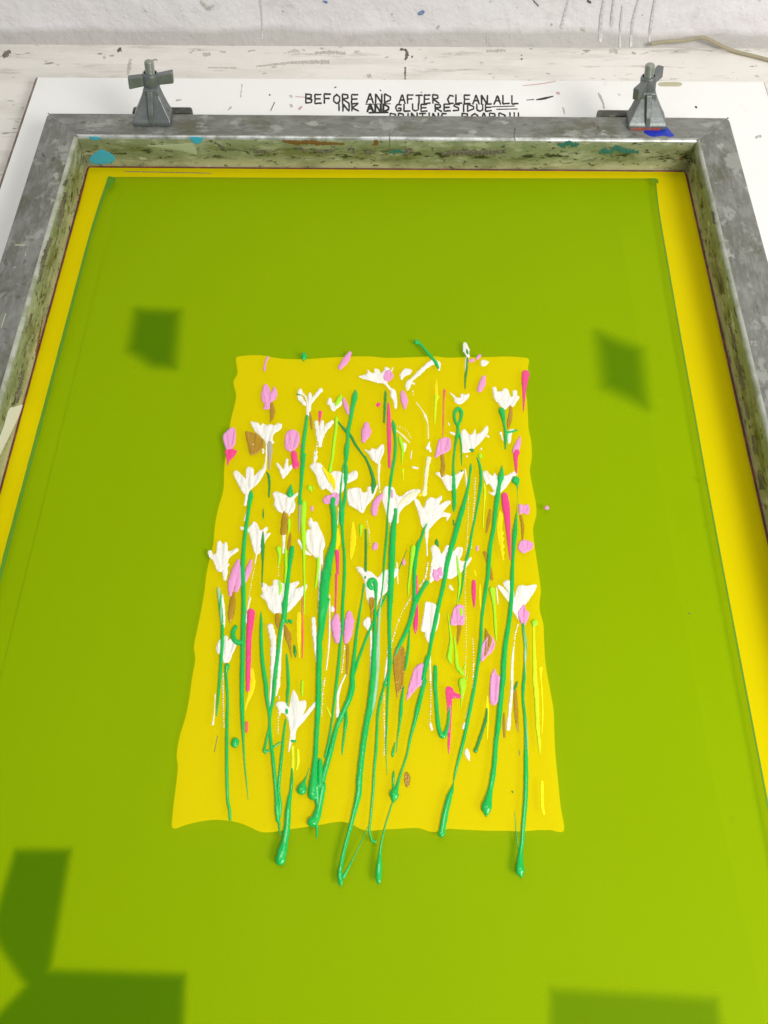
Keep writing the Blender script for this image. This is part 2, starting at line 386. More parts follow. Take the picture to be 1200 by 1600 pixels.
# ---------------------------------------------------------------- the ink drawing on the screen
# each entry: (part name, material key, shapes, label or None); shapes: S stroke x,y,width / Q blob outline / T trail of dots
INKS = [
 ('yellow_stroke','Y','S E 310,700,20 310,850,60 300,950,50 290,1040,14',None),
 ('yellow_stroke','Y','S E 165,760,20 168,870,44 155,950,20',None),
 ('yellow_stroke','Y','S G 882,480,46 880,650,46 885,880,12',None),
 ('yellow_stroke','Y','S G 440,1000,30 450,1100,50 J 445,60,54 425,140,50 390,240,20 380,300,6',None),
 ('yellow_stroke','Y','S I 480,200,12 480,330,24 490,450,10',None),
 ('yellow_stroke','Y','Q F 655,590 680,600 695,650 690,690 690,720 685,760 705,800 690,820 708,850 695,880 712,920 698,950 712,985 700,1010 708,1050 690,1040 670,970 655,900 640,800 640,700','zigzag-edged yellow smear'),
 ('yellow_stroke','y','S L 550,165,10 548,260,26 556,350,14 548,570,8',None),
 ('yellow_stroke','Y','S B 1092,440,10 1090,520,30 1090,590,36',None),
 ('yellow_stroke','l','S I 985,600,20 985,750,26 990,900,34 995,1100,44 L 1005,100,46 1015,300,40 1020,450,34 1035,600,26 1042,710,8',None),
 ('yellow_stroke','y','S I 1050,985,36 1050,1080,12 L 1060,100,14 1068,350,14 1060,520,6',None),
 ('yellow_stroke','y','S N 1128,10,26 1130,200,26 1145,280,22',None),
 ('yellow_stroke','y','S I 425,60,6 440,110,14',None),
 # ochre
 ('ochre_leaf','O','S A 622,640,16 635,720,46 628,800,34 612,835,10',None),
 ('ochre_leaf','O','Q A 380,935 405,925 480,945 520,980 552,1010 550,1080 490,1130 430,1147 405,1070',"wide ochre leaf blob with a white scratch"),
 ('ochre_leaf','O','S A 985,750,18 997,830,24 1003,900,18',None),
 ('ochre_leaf','O','S D 745,595,20 750,690,66 738,790,62',None),
 ('ochre_leaf','O','S D 805,800,10 795,880,34 782,950,24',None),
 ('ochre_leaf','O','S G 267,285,30 258,400,66 242,500,52 235,555,16',None),
 ('ochre_leaf','O','S G 680,490,44 682,560,40 700,625,16',None),
 ('ochre_leaf','O','S G 750,590,30 780,680,60 800,800,20 814,890,6',None),
 ('ochre_leaf','O','S F 125,70,36 134,170,40 125,230,40 122,280,14',None),
 ('ochre_leaf','O','S F 575,585,24 560,690,34 540,790,16',None),
 ('ochre_leaf','O','S F 862,640,26 880,740,32 878,860,14',None),
 ('ochre_leaf','O','S F 525,985,36 545,1060,24 I 575,60,36 590,150,28',None),
 ('ochre_leaf','O','S I 288,535,36 286,620,38 275,700,28 270,760,8',None),
 ('ochre_leaf','O','S H 256,760,26 260,880,30 250,1040,18',None),
 ('ochre_leaf','O','Q H 705,795 740,770 790,800 798,900 790,1040 775,1180 K 740,130 722,190 705,60 H 685,960 690,860',"long pointed ochre leaf low in the middle"),
 ('ochre_leaf','O','Q K 795,890 820,878 848,930 835,1010 805,1015 790,960',"small ochre smudge below the stems"),
 ('ochre_leaf','O','S L 705,330,16 706,450,26 710,548,22',None),
 ('ochre_leaf','O','S L 808,110,28 815,250,40 825,400,32 838,500,10',None),
 ('ochre_leaf','O','S C 768,690,30 765,780,40 750,850,40 745,890,20',None),
 # white flowers
 ('white_flower','W','S A 895,545,40 888,600,44 940,672,28|S A 900,560,20 945,600,16 965,680,20|S A 985,572,26 985,660,38 965,775,24|S A 1085,540,42 1025,610,30 985,665,30|S A 965,690,24 962,775,22',"white flower with an open loop for its left petal"),
 ('white_flower','W','Q A 430,840 455,835 500,845 520,870 545,850 580,868 620,858 650,868 680,848 718,855 722,890 690,920 648,950 635,1000 652,1030 620,1045 580,1062 560,1010 530,980 500,950 465,915|S A 580,1050,18 D 576,100,14 560,180,24',"wide white flower beside an ochre blob"),
 ('white_flower','W','S A 1045,840,34 1060,940,46 1085,1060,26|S A 1100,838,36 1090,950,46 1080,1060,28|S A 1195,835,30 1130,900,52 1090,970,50',None),
 ('white_flower','W','Q B 362,410 400,398 438,385 445,347 480,372 510,375 513,338 550,345 572,378 598,350 612,320 650,335 655,362 690,320 668,385 682,420 630,465 665,515 705,540 722,620 720,708 700,705 688,640 660,590 658,545 600,480 540,470 470,450 400,430',"sideways white flower at the top with a pink centre"),
 ('white_flower','W','Q B 755,380 800,335 860,350 840,390 800,405 765,442 750,410',None),
 ('white_flower','W','S B 1115,345,20 1115,290,34 1060,275,44 1000,312,42 920,385,36 850,450,32 828,480,52 820,530,28|S B 860,470,20 885,478,16',"bent white flower stroke near the top edge"),
 ('white_flower','W','Q B 80,615 105,615 115,650 140,655 200,640 198,680 160,710 130,737 98,712 88,680 65,665',None),
 ('white_flower','W','Q C 198,560 230,578 260,605 295,605 302,570 340,580 377,572 375,602 330,650 285,670 245,650 235,612',None),
 ('white_flower','W','Q C 485,272 512,253 562,275 530,310 495,310',None),
 ('white_flower','W','S C 338,105,34 350,160,58 368,220,34|S C 355,240,28 350,330,20 345,440,8',"narrow white bud with a green centre, topmost of all"),
 ('white_flower','W','Q C 598,515 632,515 642,550 680,545 712,518 745,540 768,600 788,592 790,542 825,545 827,588 852,605 815,660 785,697 750,690 710,722 680,702 650,660 612,612',None),
 ('white_flower','W','Q C 303,940 335,903 370,945 402,952 435,903 442,950 490,930 545,872 555,930 500,1010 430,1080 400,1112 318,1122 308,1050|S C 205,935,16 240,950,20',"white flower with one long petal swept to the right"),
 ('white_flower','W','Q C 750,910 805,905 790,930 775,960 772,1010 748,1040 733,950|S C 675,940,24 695,1010,10',None),
 ('white_flower','W','Q D 268,235 300,213 345,250 383,285 388,200 415,176 455,198 460,262 485,240 540,190 577,180 562,230 500,330 432,390 398,442 350,410 308,330|S D 400,430,34 378,530,26|S D 405,560,14 373,680,16','white three-petalled flower at the left edge'),
 ('white_flower','W','S D 578,0,14 575,80,14 565,185,20',None),
 ('white_flower','W','Q D 638,430 670,408 720,425 760,440 800,460 870,418 872,440 840,480 850,540 830,600 802,612 790,642 770,610 700,600 650,540 655,490|S D 742,820,30 738,980,22','rounded white flower with a green bud on top'),
 ('white_flower','W','S D 680,150,24 722,215,38 735,272,26|S D 770,115,30 760,190,38 745,240,30|S D 820,165,30 775,215,38 735,275,26',None),
 ('white_flower','W','Q D 430,720 460,688 495,718 520,770 580,740 592,758 572,800 617,798 575,860 560,900 530,962 500,997 465,980 440,900 410,795 335,762 345,735 400,755|S D 485,1000,14 472,1080,10',None),
 ('white_flower','W','Q D 30,970 58,960 80,1000 108,970 118,890 145,870 168,900 200,880 215,920 222,970 300,938 312,965 240,1020 215,1070 232,1095 205,1120 150,1162 110,1140 80,1060 40,1020|S D 190,1110,45 G 190,60,50 188,150,30|S G 165,300,14 172,480,40 180,600,12','leftmost white flower on its pale stem'),
 ('white_flower','W','Q E -92,180 -70,145 -30,138 10,150 50,200 90,240 130,218 200,225 250,252 320,213 354,235 340,290 270,325 240,345 220,400 180,432 120,430 60,382 20,390 -15,330 -42,250|S D 1040,80,36 1028,130,24','large white flower with a yellow petal'),
 ('white_flower','W','Q E 258,395 300,378 340,372 380,380 395,412 440,410 445,368 480,358 540,350 530,400 490,480 440,540 400,607 340,572 270,530 258,465',None),
 ('white_flower','W','Q E 598,380 640,358 690,375 720,440 765,450 840,397 930,388 935,420 850,510 780,560 742,622 732,702 690,700 638,690 618,600 588,490',"tall white flower with a cream petal leaning right"),
 ('white_flower','C','S E 1020,100,42 1000,220,34 985,380,34 975,430,50',"cream stalk standing off a white flower"),
 ('white_flower','W','Q B 418,1095 460,1105 490,1083 530,1090 577,1048 600,1060 597,1120 572,1180 557,1227 520,1217 480,1180 460,1140|S E 555,150,24 550,270,18 560,385,8|S E 562,408,14 562,412,14',None),
 ('white_flower','W','Q F -138,480 -98,488 -50,562 -20,490 20,463 70,475 115,448 122,480 95,530 180,493 205,512 150,575 140,600 203,617 195,650 168,682 160,645 100,662 30,732 0,762 -60,742 -100,600|S E 1000,750,50 1000,880,18 1005,1010,10',"white flower with finger-like petals, right of the middle"),
 ('white_flower','W','Q F 65,240 100,228 120,272 160,250 230,262 300,218 327,225 300,292 260,382 230,392 180,397 150,350 118,290',None),
 ('white_flower','W','Q F 508,230 540,213 572,247 600,262 618,232 640,262 720,260 800,223 832,240 780,290 730,362 680,412 632,442 600,442 550,405 580,420 608,400 560,330 545,345 518,290','white flower pierced by a green spike'),
 ('white_flower','W','Q F 20,940 55,910 95,945 120,992 165,913 195,923 185,960 230,967 270,930 317,940 310,1000 290,1047 340,1062 400,1023 385,1072 330,1142 250,1202 200,1227 150,1217 60,1232 8,1257 20,1100 33,1020','broad white flower with a pink throat'),
 ('white_flower','W','Q D 970,690 995,653 1017,690 1050,695 1082,760 1112,830 1127,910 1108,970 1102,1092 1050,1040 1000,990 960,940 948,850 960,770 992,760 975,720|S D 880,870,24 935,965,30 990,1000,20|S G 1075,0,20 1078,100,22 1070,450,18',"tall hyacinth-like white flower"),
 ('white_flower','W','Q G 528,190 560,188 600,215 640,200 638,165 680,153 722,185 760,190 800,190 870,168 885,190 850,232 890,225 952,200 955,240 900,330 830,412 790,452 730,482 700,465 650,472 600,422 570,352 523,310 540,280',"biggest white flower, left of the middle"),
 ('white_flower','W','Q H 343,50 370,33 420,60 490,90 540,132 590,80 640,58 737,53 722,110 690,150 640,252 580,312 550,352 532,402 480,405 440,332 428,260 410,150',"white flower with a green spiral on it"),
 ('white_flower','W','Q G 108,780 140,718 190,678 217,690 215,722 250,708 295,765 260,850 230,922 178,932 150,862 118,840',None),
 ('white_flower','W','Q H 988,370 1040,368 1095,400 1122,480 1102,600 1060,682 1030,752 990,700 983,650 948,632 958,540 978,440','white half-moon petal beside a stem'),
 ('white_flower','W','S G 615,600,64 640,720,54 640,900,50 630,1100,30 J 628,0,26 615,200,18 608,320,8',"long white stroke with a rounded head"),
 ('white_flower','W','S G 1018,525,40 1025,650,40 1045,850,28 1055,960,10',None),
 ('white_flower','W','Q H 402,560 440,507 474,520 475,590 465,640 430,610|S H 478,640,20 485,850,30 475,1100,18 K 470,60,14',None),
 ('white_flower','W','Q H 95,415 115,400 137,430 120,460 98,445',None),
 ('white_flower','W','Q I 645,215 680,213 742,275 698,190 730,158 762,165 792,210 805,320 830,230 870,203 920,213 1003,200 1003,240 960,312 920,372 890,402 850,452 850,525 835,520 790,450 755,380 700,300','white flower fanning open at the right edge'),
 ('white_flower','W','Q J 663,240 710,218 760,230 790,272 812,160 832,108 862,150 890,212 940,205 952,260 925,340 1030,223 1042,247 960,362 900,432 860,482 845,582 820,602 785,692 800,500 770,362 720,320 702,355 690,290',"lowest white flower"),
 ('white_flower','W','S I 795,790,14 782,950,22 780,1190,24 L 780,100,28 760,300,28 745,470,40',"long thin white stroke at the right"),
 ('white_flower','W','S L 355,670,24 360,710,48 378,765,16',None),
 ('white_flower','W','S L 338,420,20 330,460,38',None),
 ('white_stroke','W','S G 740,570,10 718,750,14 702,950,26 690,1100,34 J 690,50,34 668,160,16',None),
 ('white_stroke','W','S H 240,1045,12 210,1110,16 K 190,80,20 168,160,24 165,280,26 165,350,40',None),
 ('white_stroke','C','S J 97,150,10 90,300,10 75,430,22',None),
 ('white_stroke','C','S B 905,655,8 960,730,10 990,790,22 1010,860,10 1015,990,10',None),
 ('white_stroke','W','S B 1025,1030,14 1008,1080,34|S B 1020,1060,20 1035,1110,22',None),
 ('white_stroke','C','S B 680,890,10 760,950,14 840,1030,10',None),
 ('white_stroke','W','S F 340,200,10 350,280,14 358,375,12',None),
 ('white_stroke','W','S H 628,900,16 608,1110,18 K 620,50,22',None),
 ('white_stroke','C','S H 720,0,16 730,190,10',None),
 ('white_stroke','C','S I 635,235,14 648,380,10',None),
 ('white_stroke','W','S D 1040,80,30 1030,40,20',None),
 ('white_stroke','W','S B 790,1050,40 790,1100,28|S E 860,30,8 850,100,8|S E 870,180,18 915,190,16',None),
 ('white_stroke','W','S G 425,330,22 410,390,14 392,500,12 390,560,10',None),
 ('white_stroke','C','S I 10,880,14 15,1100,18',None),
 ('white_stroke','C','Q I 185,215 205,205 232,250 205,252',None),
 ('white_stroke','W','S C 535,960,12 560,975,14|S C 185,850,14 190,862,14|S C 355,1155,14 358,1162,14|S C 490,1085,14 492,1092,14',None),
 ('white_stroke','C','S E 170,560,10 165,700,10 100,910,10',None),
 ('white_stroke','W','S G 1170,300,10 1168,700,14 1140,1000,10',None),
 ('white_stroke','C','S A 410,1045,16 490,1052,12|S A 530,1075,16 548,1105,20 545,1125,20',None),
 ('dot_trail','W','T G 470,20,12 440,160,12 412,330,12',None),
 ('dot_trail','W','T F 370,450,12 368,700,12 350,1010,12',None),
 ('dot_trail','W','T F 435,285,14 425,520,14 410,720,12 400,940,12',None),
 ('dot_trail','W','T I 345,60,12 340,300,12 350,600,12 345,900,12 L 340,0,12',None),
 ('dot_trail','W','T I 412,710,16 418,900,16 410,1190,16 L 380,250,14 345,380,16',None),
 ('dot_trail','W','T J 172,-40,18 170,150,16 180,460,16',None),
 ('dot_trail','W','T J 1125,0,18 1105,150,18 1095,350,12',None),
 ('dot_trail','C','T B 725,875,12 800,910,14 860,1000,12',None),
 ('dot_trail','W','T H 860,310,16 760,480,16 690,680,16 662,820,14',None),
 ('dot_trail','W','T L 15,-60,18 18,200,16 12,400,16 20,440,24|S L 15,430,22 28,475,28',None),
 ('dot_trail','W','T K 600,140,14 600,380,18 608,580,18 600,720,14',None),
 ('dot_trail','W','T I 832,580,20 808,680,20 797,790,18',None),
 ('dot_trail','W','T H 1010,0,24 985,140,22 930,220,20',None),
 ('dot_trail','W','T D 1110,1000,14 1100,1130,14 G 1090,140,16 1060,480,12',None),
 ('dot_trail','W','T H 545,500,10 540,700,10 520,1000,10 K 505,150,12',None),
 ('dot_trail','W','T J 700,170,12 690,300,14 685,520,14',None),
 ('dot_trail','W','T H 230,780,20 205,1020,18',None),
 ('dot_trail','C','T D 690,1000,14 690,1190,14 G 690,140,12',None),
 ('dot_trail','W','T E 440,690,14 460,800,14 470,910,14',None),
 ('dot_trail','W','T A 1055,960,16 1045,1100,24 D 1040,90,24',None),
 ('dot_trail','W','T B 870,550,14 880,600,12',None),
 ('dot_trail','W','T H 635,780,14 628,900,14',None),
 ('dot_trail','W','T E 660,700,14 655,820,12',None),
 # pink
 ('pink_petal','P','Q A 538,640 530,580 548,508 572,480 602,510 625,568 640,520 655,510 677,560 672,612 640,642 612,662 605,712 553,717 560,668','two-lobed pink petal at the upper left'),
 ('pink_petal','P','Q A 172,970 215,918 265,888 290,935 285,1040 250,1088 205,1097 180,1035','leftmost pink petal above a magenta dab'),
 ('pink_petal','P','Q A 790,920 840,912 880,945 888,1000 870,1065 830,1105 795,1115 755,1080 752,1000 765,945',None),
 ('pink_petal','P','S A 592,235,22 570,280,16 560,350,24',None),
 ('pink_petal','P','S B 280,195,36 240,262,58 188,328,40','pink petal lying slanted on the top edge of the yellow opening'),
 ('pink_petal','P','Q B 595,390 640,350 682,385 680,430 630,460 592,440',None),
 ('pink_petal','P','S B 775,565,40 792,640,64 795,705,26',None),
 ('pink_petal','P','S B 220,620,20 245,690,46 265,758,22',None),
 ('pink_petal','P','S B 437,865,50 432,940,88 408,1010,44',None),
 ('pink_petal','P','Q C 98,1005 155,985 200,1000 203,1088 150,1130 100,1150 60,1172 75,1080',"pink petal above an ochre stalk"),
 ('pink_petal','P','S C 515,425,42 500,480,60 475,538,44',None),
 ('pink_petal','P','S C 385,265,24 415,260,30|S C 455,240,30 478,218,26',None),
 ('pink_petal','P','S C 855,975,10 838,1040,48 810,1110,56',None),
 ('pink_petal','P','Q F 845,530 885,540 930,533 945,592 920,625 880,610 850,622',None),
 ('pink_petal','P','Q F 855,880 900,865 970,888 972,940 890,987 838,940',None),
 ('pink_petal','P','Q F 1085,565 1105,540 1132,568 1105,580','small pink speck alone on the green film'),
 ('pink_petal','P','S F 455,930,22 455,955,24',None),
 ('pink_petal','P','Q E 28,485 60,450 108,440 140,418 178,440 178,500 150,545 80,525 40,520',None),
 ('pink_petal','P','S E 575,450,38 530,510,56 512,570,66 510,610,56',None),
 ('pink_petal','P','Q E 492,940 510,885 540,905 538,945 505,958',None),
 ('pink_petal','P','S E 785,1050,20 785,1085,32',None),
 ('pink_petal','P','Q H 1060,60 1095,65 1130,35 1152,60 1140,130 1100,168 1060,140',None),
 ('pink_petal','P','S H 155,500,50 148,560,84 155,650,84 165,725,56|S H 275,475,50 275,560,88 262,660,80 245,735,46','pair of pink petals either side of a stem'),
 ('pink_petal','P','Q H 890,985 945,943 985,960 980,1080 960,1190 K 935,70 870,140 812,205 830,90 H 855,1080',"long pink petal pointing down left"),
 ('pink_petal','P','S G 315,-20,30 285,90,76 250,200,66 240,300,30|S G 335,60,60 320,170,60 295,255,40|S G 435,-20,26 412,60,50 380,150,46 350,200,40','tattered pink flower at the left'),
 ('pink_petal','P','Q I 205,575 225,450 262,398 320,398 333,470 328,575 270,580',None),
 ('pink_petal','P','Q I 580,1070 600,1020 617,988 640,1045 668,1072 L 660,60 655,200 620,250 580,235 570,150',"pink petal hanging beside a thick stem"),
 ('pink_petal','P','Q I 495,780 560,678 600,705 620,760 600,822 540,880 490,922',"pink petal with an ochre middle"),
 ('pink_petal','P','Q I 833,470 890,388 912,440 942,470 922,540 892,592 860,555',None),
 ('pink_petal','p','S A 610,1040,44 D 612,20,46 612,90,30 607,205,8','greyish pink stalk'),
 ('pink_petal','p','S D 895,520,24 890,640,22 885,790,8',None),
 ('pink_petal','P','S E 675,400,16 675,460,24|S D 1005,560,26 1008,585,18',None),
 ('ochre_leaf','O','Q I 532,620 560,660 592,720 570,800 518,892 530,780',None),
 ('ochre_leaf','O','Q H 460,350 485,322 515,345 512,420 490,470 480,560 478,440',None),
 # magenta
 ('magenta_stroke','M','Q A 196,1100 245,1090 302,1110 270,1165 235,1200 D 212,165 208,115 195,60','magenta wedge at the left edge'),
 ('magenta_stroke','M','S D 838,60,60 842,110,54 852,150,68 850,165,64',None),
 ('magenta_stroke','M','S A 1083,750,34 1076,830,12',None),
 ('magenta_stroke','M','S G 435,465,72 430,540,66 415,700,50 410,900,46 405,1100,38 J 405,0,36 405,110,34','longest magenta stroke, lower left'),
 ('magenta_stroke','R','S J 395,420,32 392,500,24',None),
 ('magenta_stroke','M','S E 160,975,40 165,1050,34 165,1190,20 H 155,100,22 150,300,16 145,470,10',None),
 ('magenta_stroke','M','S B 642,665,16 645,750,30 648,900,38 652,1100,34 E 650,50,28 652,180,22',None),
 ('magenta_stroke','M','Q B 525,680 545,655 570,665 545,697',None),
 ('magenta_stroke','R','S B 1168,545,26 1160,650,14 1158,800,14 1153,970,8',None),
 ('magenta_stroke','M','S C 908,390,74 902,440,60 895,540,36 892,640,20 888,730,10','magenta drip on the right edge of the opening'),
 ('magenta_stroke','M','S C 822,1125,60 F 820,50,56 815,100,40 820,200,22 820,245,8',None),
 ('magenta_stroke','M','S F 712,450,60 720,520,72 735,640,58 745,780,42 755,920,26 763,1050,8',"broad magenta streak at the right"),
 ('magenta_stroke','M','S I 422,175,34 422,260,40 425,370,24 425,415,8',None),
 ('magenta_stroke','M','S H 910,120,10 905,220,20 910,430,22 897,580,44 897,660,8',None),
 ('magenta_stroke','M','Q L 162,90 190,76 222,95 242,130 300,160 300,186 250,185 222,195 215,300 207,450 200,600 188,712 178,620 180,450 170,250 160,150',"magenta stroke with a side hook"),
 ('magenta_stroke','R','S G 915,320,12 915,500,16 918,700,16 915,890,8',None),
 ('magenta_stroke','M','S A 900,1060,14 903,1072,12',None),
 # lime
 ('lime_stem','L','S B 200,580,6 180,630,50 155,670,40',None),
 ('lime_stem','L','S B 155,805,28 150,900,28 130,1050,28 115,1190,24 E 110,120,22 95,215,30',None),
 ('lime_stem','l','S B 1095,600,42 1085,650,28 1080,750,22 1075,860,8',None),
 ('lime_stem','L','S B 745,985,24 762,1040,34 775,1100,26 770,1190,14 E 772,150,6',None),
 ('lime_stem','l','S E 775,200,20 782,300,8',None),
 ('lime_stem','L','S D 930,505,28 928,570,54 922,700,44 927,850,42 930,1000,24 932,1190,18 G 935,250,18 930,480,10',None),
 ('lime_stem','L','S D 790,680,30 790,740,24 782,800,8',None),
 ('lime_stem','L','S D 758,950,24 763,1100,28 G 765,50,30 755,190,26',None),
 ('lime_stem','L','S D 692,950,48 702,1010,26 692,1100,10',None),
 ('lime_stem','L','S D 985,375,44 1000,410,12|S D 1018,370,12 1018,380,12',None),
 ('lime_stem','L','S D 1065,1040,30 1060,1150,26 G 1060,50,24 1050,150,20 1035,235,10',None),
 ('lime_stem','L','S E 385,735,34 380,830,10',None),
 ('lime_stem','L','S E 875,935,46 868,1000,44 850,1130,26 H 845,100,22 830,220,16 828,300,8',None),
 ('lime_stem','L','S F 265,1010,8 272,1100,22 I 275,50,26 290,180,26 280,290,16 265,385,8',None),
 ('lime_stem','L','S I 300,440,34 308,480,36',None),
 ('lime_stem','L','S I 592,250,50 600,300,46 612,400,26 625,600,24 632,725,8',None),
 ('lime_stem','L','S I 992,562,62 980,595,16',None),
 ('lime_stem','L','S I 175,460,6 195,600,14 207,720,24 200,830,42 190,880,46 208,940,12',None),
 ('lime_stem','L','S I 238,690,8 255,850,24 265,960,36 300,1020,34 322,1045,20|S I 345,940,6 325,1000,12',None),
 ('lime_stem','L','S I 358,1050,8 350,1100,14 L 318,30,72 318,100,60 310,190,16 302,275,5',None),
 ('lime_stem','l','S J 870,670,24 875,780,28 860,860,10',None),
 ('lime_stem','L','S J 915,30,20 912,100,20 915,165,10',None),
 ('lime_stem','l','S K 60,260,6 90,330,16 115,380,10',None),
 ('lime_stem','l','S F 520,340,14 525,420,22 518,550,12 508,745,10',None),
 ('lime_stem','L','S C 480,1150,34 485,1165,34',None),
 # green
 ('green_stem','G','S A 960,785,24 945,900,32 925,1050,34 915,1200,34 D 930,60,40 915,200,38 905,350,28 895,450,28 893,525,32',None),
 ('green_stem','G','S B 335,540,10 330,590,50 310,680,40 285,830,32 265,920,36 262,1000,30 250,1100,48 245,1190,34 E 242,150,22 245,200,38 243,290,34 240,370,18 238,460,26 215,560,36 205,620,50 205,700,44 210,740,26 215,850,26 225,950,24 232,1080,26 H 228,180,28 215,400,28 212,560,28 208,650,20 195,720,22 180,900,26 160,1100,28 K 140,180,22 115,380,18 95,520,20 70,650,22 50,740,22|S E 240,120,14 215,190,12 200,330,14 192,450,18 195,560,26','green stem that splits and rejoins left of the middle'),
 ('green_stem','G','S E 125,490,50 118,540,48 130,640,50 135,750,50 130,870,46 108,960,60 85,1050,72 70,1150,80 H 60,100,92 45,200,92 35,320,86 28,420,84 12,520,56 5,620,50 -5,720,50 G 1075,850,55 1070,1000,50 J 1068,100,52 1062,300,50 1050,500,45 1040,700,46 1030,850,58 1020,980,80 1010,1080,90 M 490,130,80','thickest green stem, rising to a pink bud'),
 ('green_stem','G','S J 1082,770,36 1082,850,50 1085,1000,60 M 520,60,56 530,200,50',None),
 ('green_stem','G','S H 415,200,14 400,300,12 385,400,16 365,520,22 340,700,26 320,900,34 305,1050,44 K 302,80,54 275,190,54 240,270,48 200,360,46 160,450,42 130,560,45 90,720,50 50,860,50 20,980,58 M 570,50,56 552,150,56 535,240,60 510,320,76 485,350,96|S M 520,390,26 520,485,12','green stem ending in a fat green drop'),
 ('green_stem','G','S H 630,285,14 560,430,18 480,600,20 430,720,24 370,880,24 330,1000,30 310,1060,30',None),
 ('green_stem','G','S K 245,290,20 245,400,34 230,520,24 215,650,18 208,718,6',None),
 ('green_stem','G','S B 685,825,10 692,870,36 703,950,24 710,1050,26 700,1180,26 E 690,150,26 670,280,26 655,380,24 645,500,18 635,620,14 632,750,20 620,900,22 605,1050,20 597,1190,16 H 590,200,12 575,330,14',None),
 ('green_stem','H','S H 580,310,14 560,450,20 548,650,26 540,900,40 525,1100,40 K 520,100,44 495,260,40 475,330,34 450,430,20',"pale streaked green stem with white ink dragged through it"),
 ('green_stem','G','S H 515,238,18 482,235,44 460,200,48 480,165,50 515,175,50 524,240,36 525,350,22 517,450,26 515,600,32 512,750,42 505,900,50 495,1100,56 K 470,250,58 445,380,56 415,560,58 390,750,56 370,950,58 M 873,120,52 830,300,38 790,450,34 750,600,34 722,740,34 716,800,42 720,850,48 722,885,30|S M 955,390,5 900,520,7 840,640,10 780,760,22 745,820,34','green stem curling into a spiral at its top'),
 ('green_stem','G','S K 632,50,10 600,90,18 570,200,24 545,330,24 535,500,24 525,700,26 510,850,24 500,1050,24 M 993,150,20 980,300,18 970,400,18 972,460,20 990,510,22 1015,522,26','green stem with a small foot turned to the right'),
 ('green_stem','G','S E 710,585,34 708,640,34 690,750,52 680,900,58 675,1050,60 H 670,100,56 662,300,52 655,450,42 652,600,32 655,800,30 655,950,34 645,1100,26 K 635,200,20 628,400,16 620,600,14 622,750,8 628,900,4|S H 655,1000,24 625,1080,22 600,1150,20',None),
 ('green_stem','G','S H 1000,185,42 970,235,34 930,300,40 895,365,52 870,450,40 840,560,38 800,660,38 740,780,30 700,880,10 680,940,6',"green stem forking like a Y"),
 ('green_stem','G','S E 1005,705,10 975,770,22 950,850,24 925,900,40 905,1000,34 890,1120,36 H 885,100,34 885,250,32 885,350,36',None),
 ('green_stem','g','S E 430,770,18 432,900,22 430,1050,22 428,1140,24 H 428,70,28|S H 424,130,18 424,140,18',None),
 ('green_stem','g','S B 140,810,8 180,850,14 240,920,26 290,970,26 340,1060,22 420,1170,16 E 420,80,20 470,190,26 500,290,34 505,340,46 498,390,34 495,430,16','thin green line crossing a stem diagonally'),
 ('green_stem','G','S B 905,88,44 940,110,26 1000,180,24 1060,250,28 1090,290,32 1112,335,14','slanted green stroke starting on the film above the opening'),
 ('green_stem','g','S B 615,545,8 615,600,26 610,700,22 603,840,18',None),
 ('green_drop','G','S A 930,222,58 930,236,50 925,262,12','round green dot above the opening, at the top'),
 ('green_stem','g','S C 352,150,10 360,185,24 365,200,16|S C 360,240,16 357,330,18 345,420,20 340,525,8',None),
 ('green_stem','G','S C 270,880,20 245,820,26 242,755,30 275,715,34 306,745,34 300,810,28 276,870,24 274,930,30 250,1050,20 235,1190,18 F 232,200,22 235,350,34 240,480,38 238,560,28 236,600,8|S C 285,950,18 305,1050,12 308,1190,12 F 310,170,4','green stem with a teardrop loop at its top'),
 ('green_stem','G','S C 683,735,58 695,780,46 705,850,22 720,930,28 722,1000,28 718,1090,12|S C 735,940,24 780,930,20 825,915,14','green shoot with a side twig'),
 ('green_stem','G','S F 395,150,8 394,200,24 385,260,14 378,320,22 350,450,30 315,580,44 270,730,50 235,860,48 200,980,46 170,1100,44 I 150,150,38 120,290,36 90,410,38 60,560,40 30,700,36 5,850,30 H 1010,890,46 985,1000,44 970,1100,44 K 985,10,40 950,150,40 925,250,46 890,400,36 850,550,26 820,700,20 780,830,20 750,920,22 720,1030,36 697,1075,84 697,1110,84 685,1160,20 M 1160,200,12 1110,360,12 1080,480,16 1060,600,24 1050,720,46 1045,800,54 1045,850,44 1047,870,24|S K 693,870,10 690,920,22 690,1010,22 693,1060,34','longest green stem, leaning right through the middle'),
 ('green_stem','G','S F 455,95,10 475,150,22 490,250,26 485,370,28 460,520,22 430,680,18 405,800,20 385,920,22 360,1030,28 350,1060,20|S F 345,1080,16 I 330,80,16 320,170,16 300,290,12 270,380,6',None),
 ('green_stem','G','S F 685,170,8 684,220,32 672,285,62 663,340,34 645,450,44 625,600,40 610,750,36 580,900,38 565,1050,40 555,1190,34 I 550,150,34 530,280,34 510,420,30 495,560,26 490,700,30 475,850,32 455,980,30 430,1150,28 L 415,150,32 375,350,34 345,500,32 310,650,32 270,800,26 240,930,16 232,985,10 212,1060,42 190,1110,52 N 336,150,48 310,250,54 285,380,55 272,455,58','green spear-tipped stem right of the middle'),
 ('green_stem','G','S F 816,308,76 828,340,34 832,380,8 828,500,3 826,590,6 818,680,24 808,790,44 795,950,32 787,1100,30 I 783,80,36 780,200,38 770,400,38 745,600,42 720,750,46 705,900,50 695,1100,50 L 685,100,46 670,250,50 650,450,48 630,600,44 615,800,45 595,950,50 575,1050,50 N 668,170,72 655,230,88 655,265,66 653,300,16','green stem hung from a round green ball'),
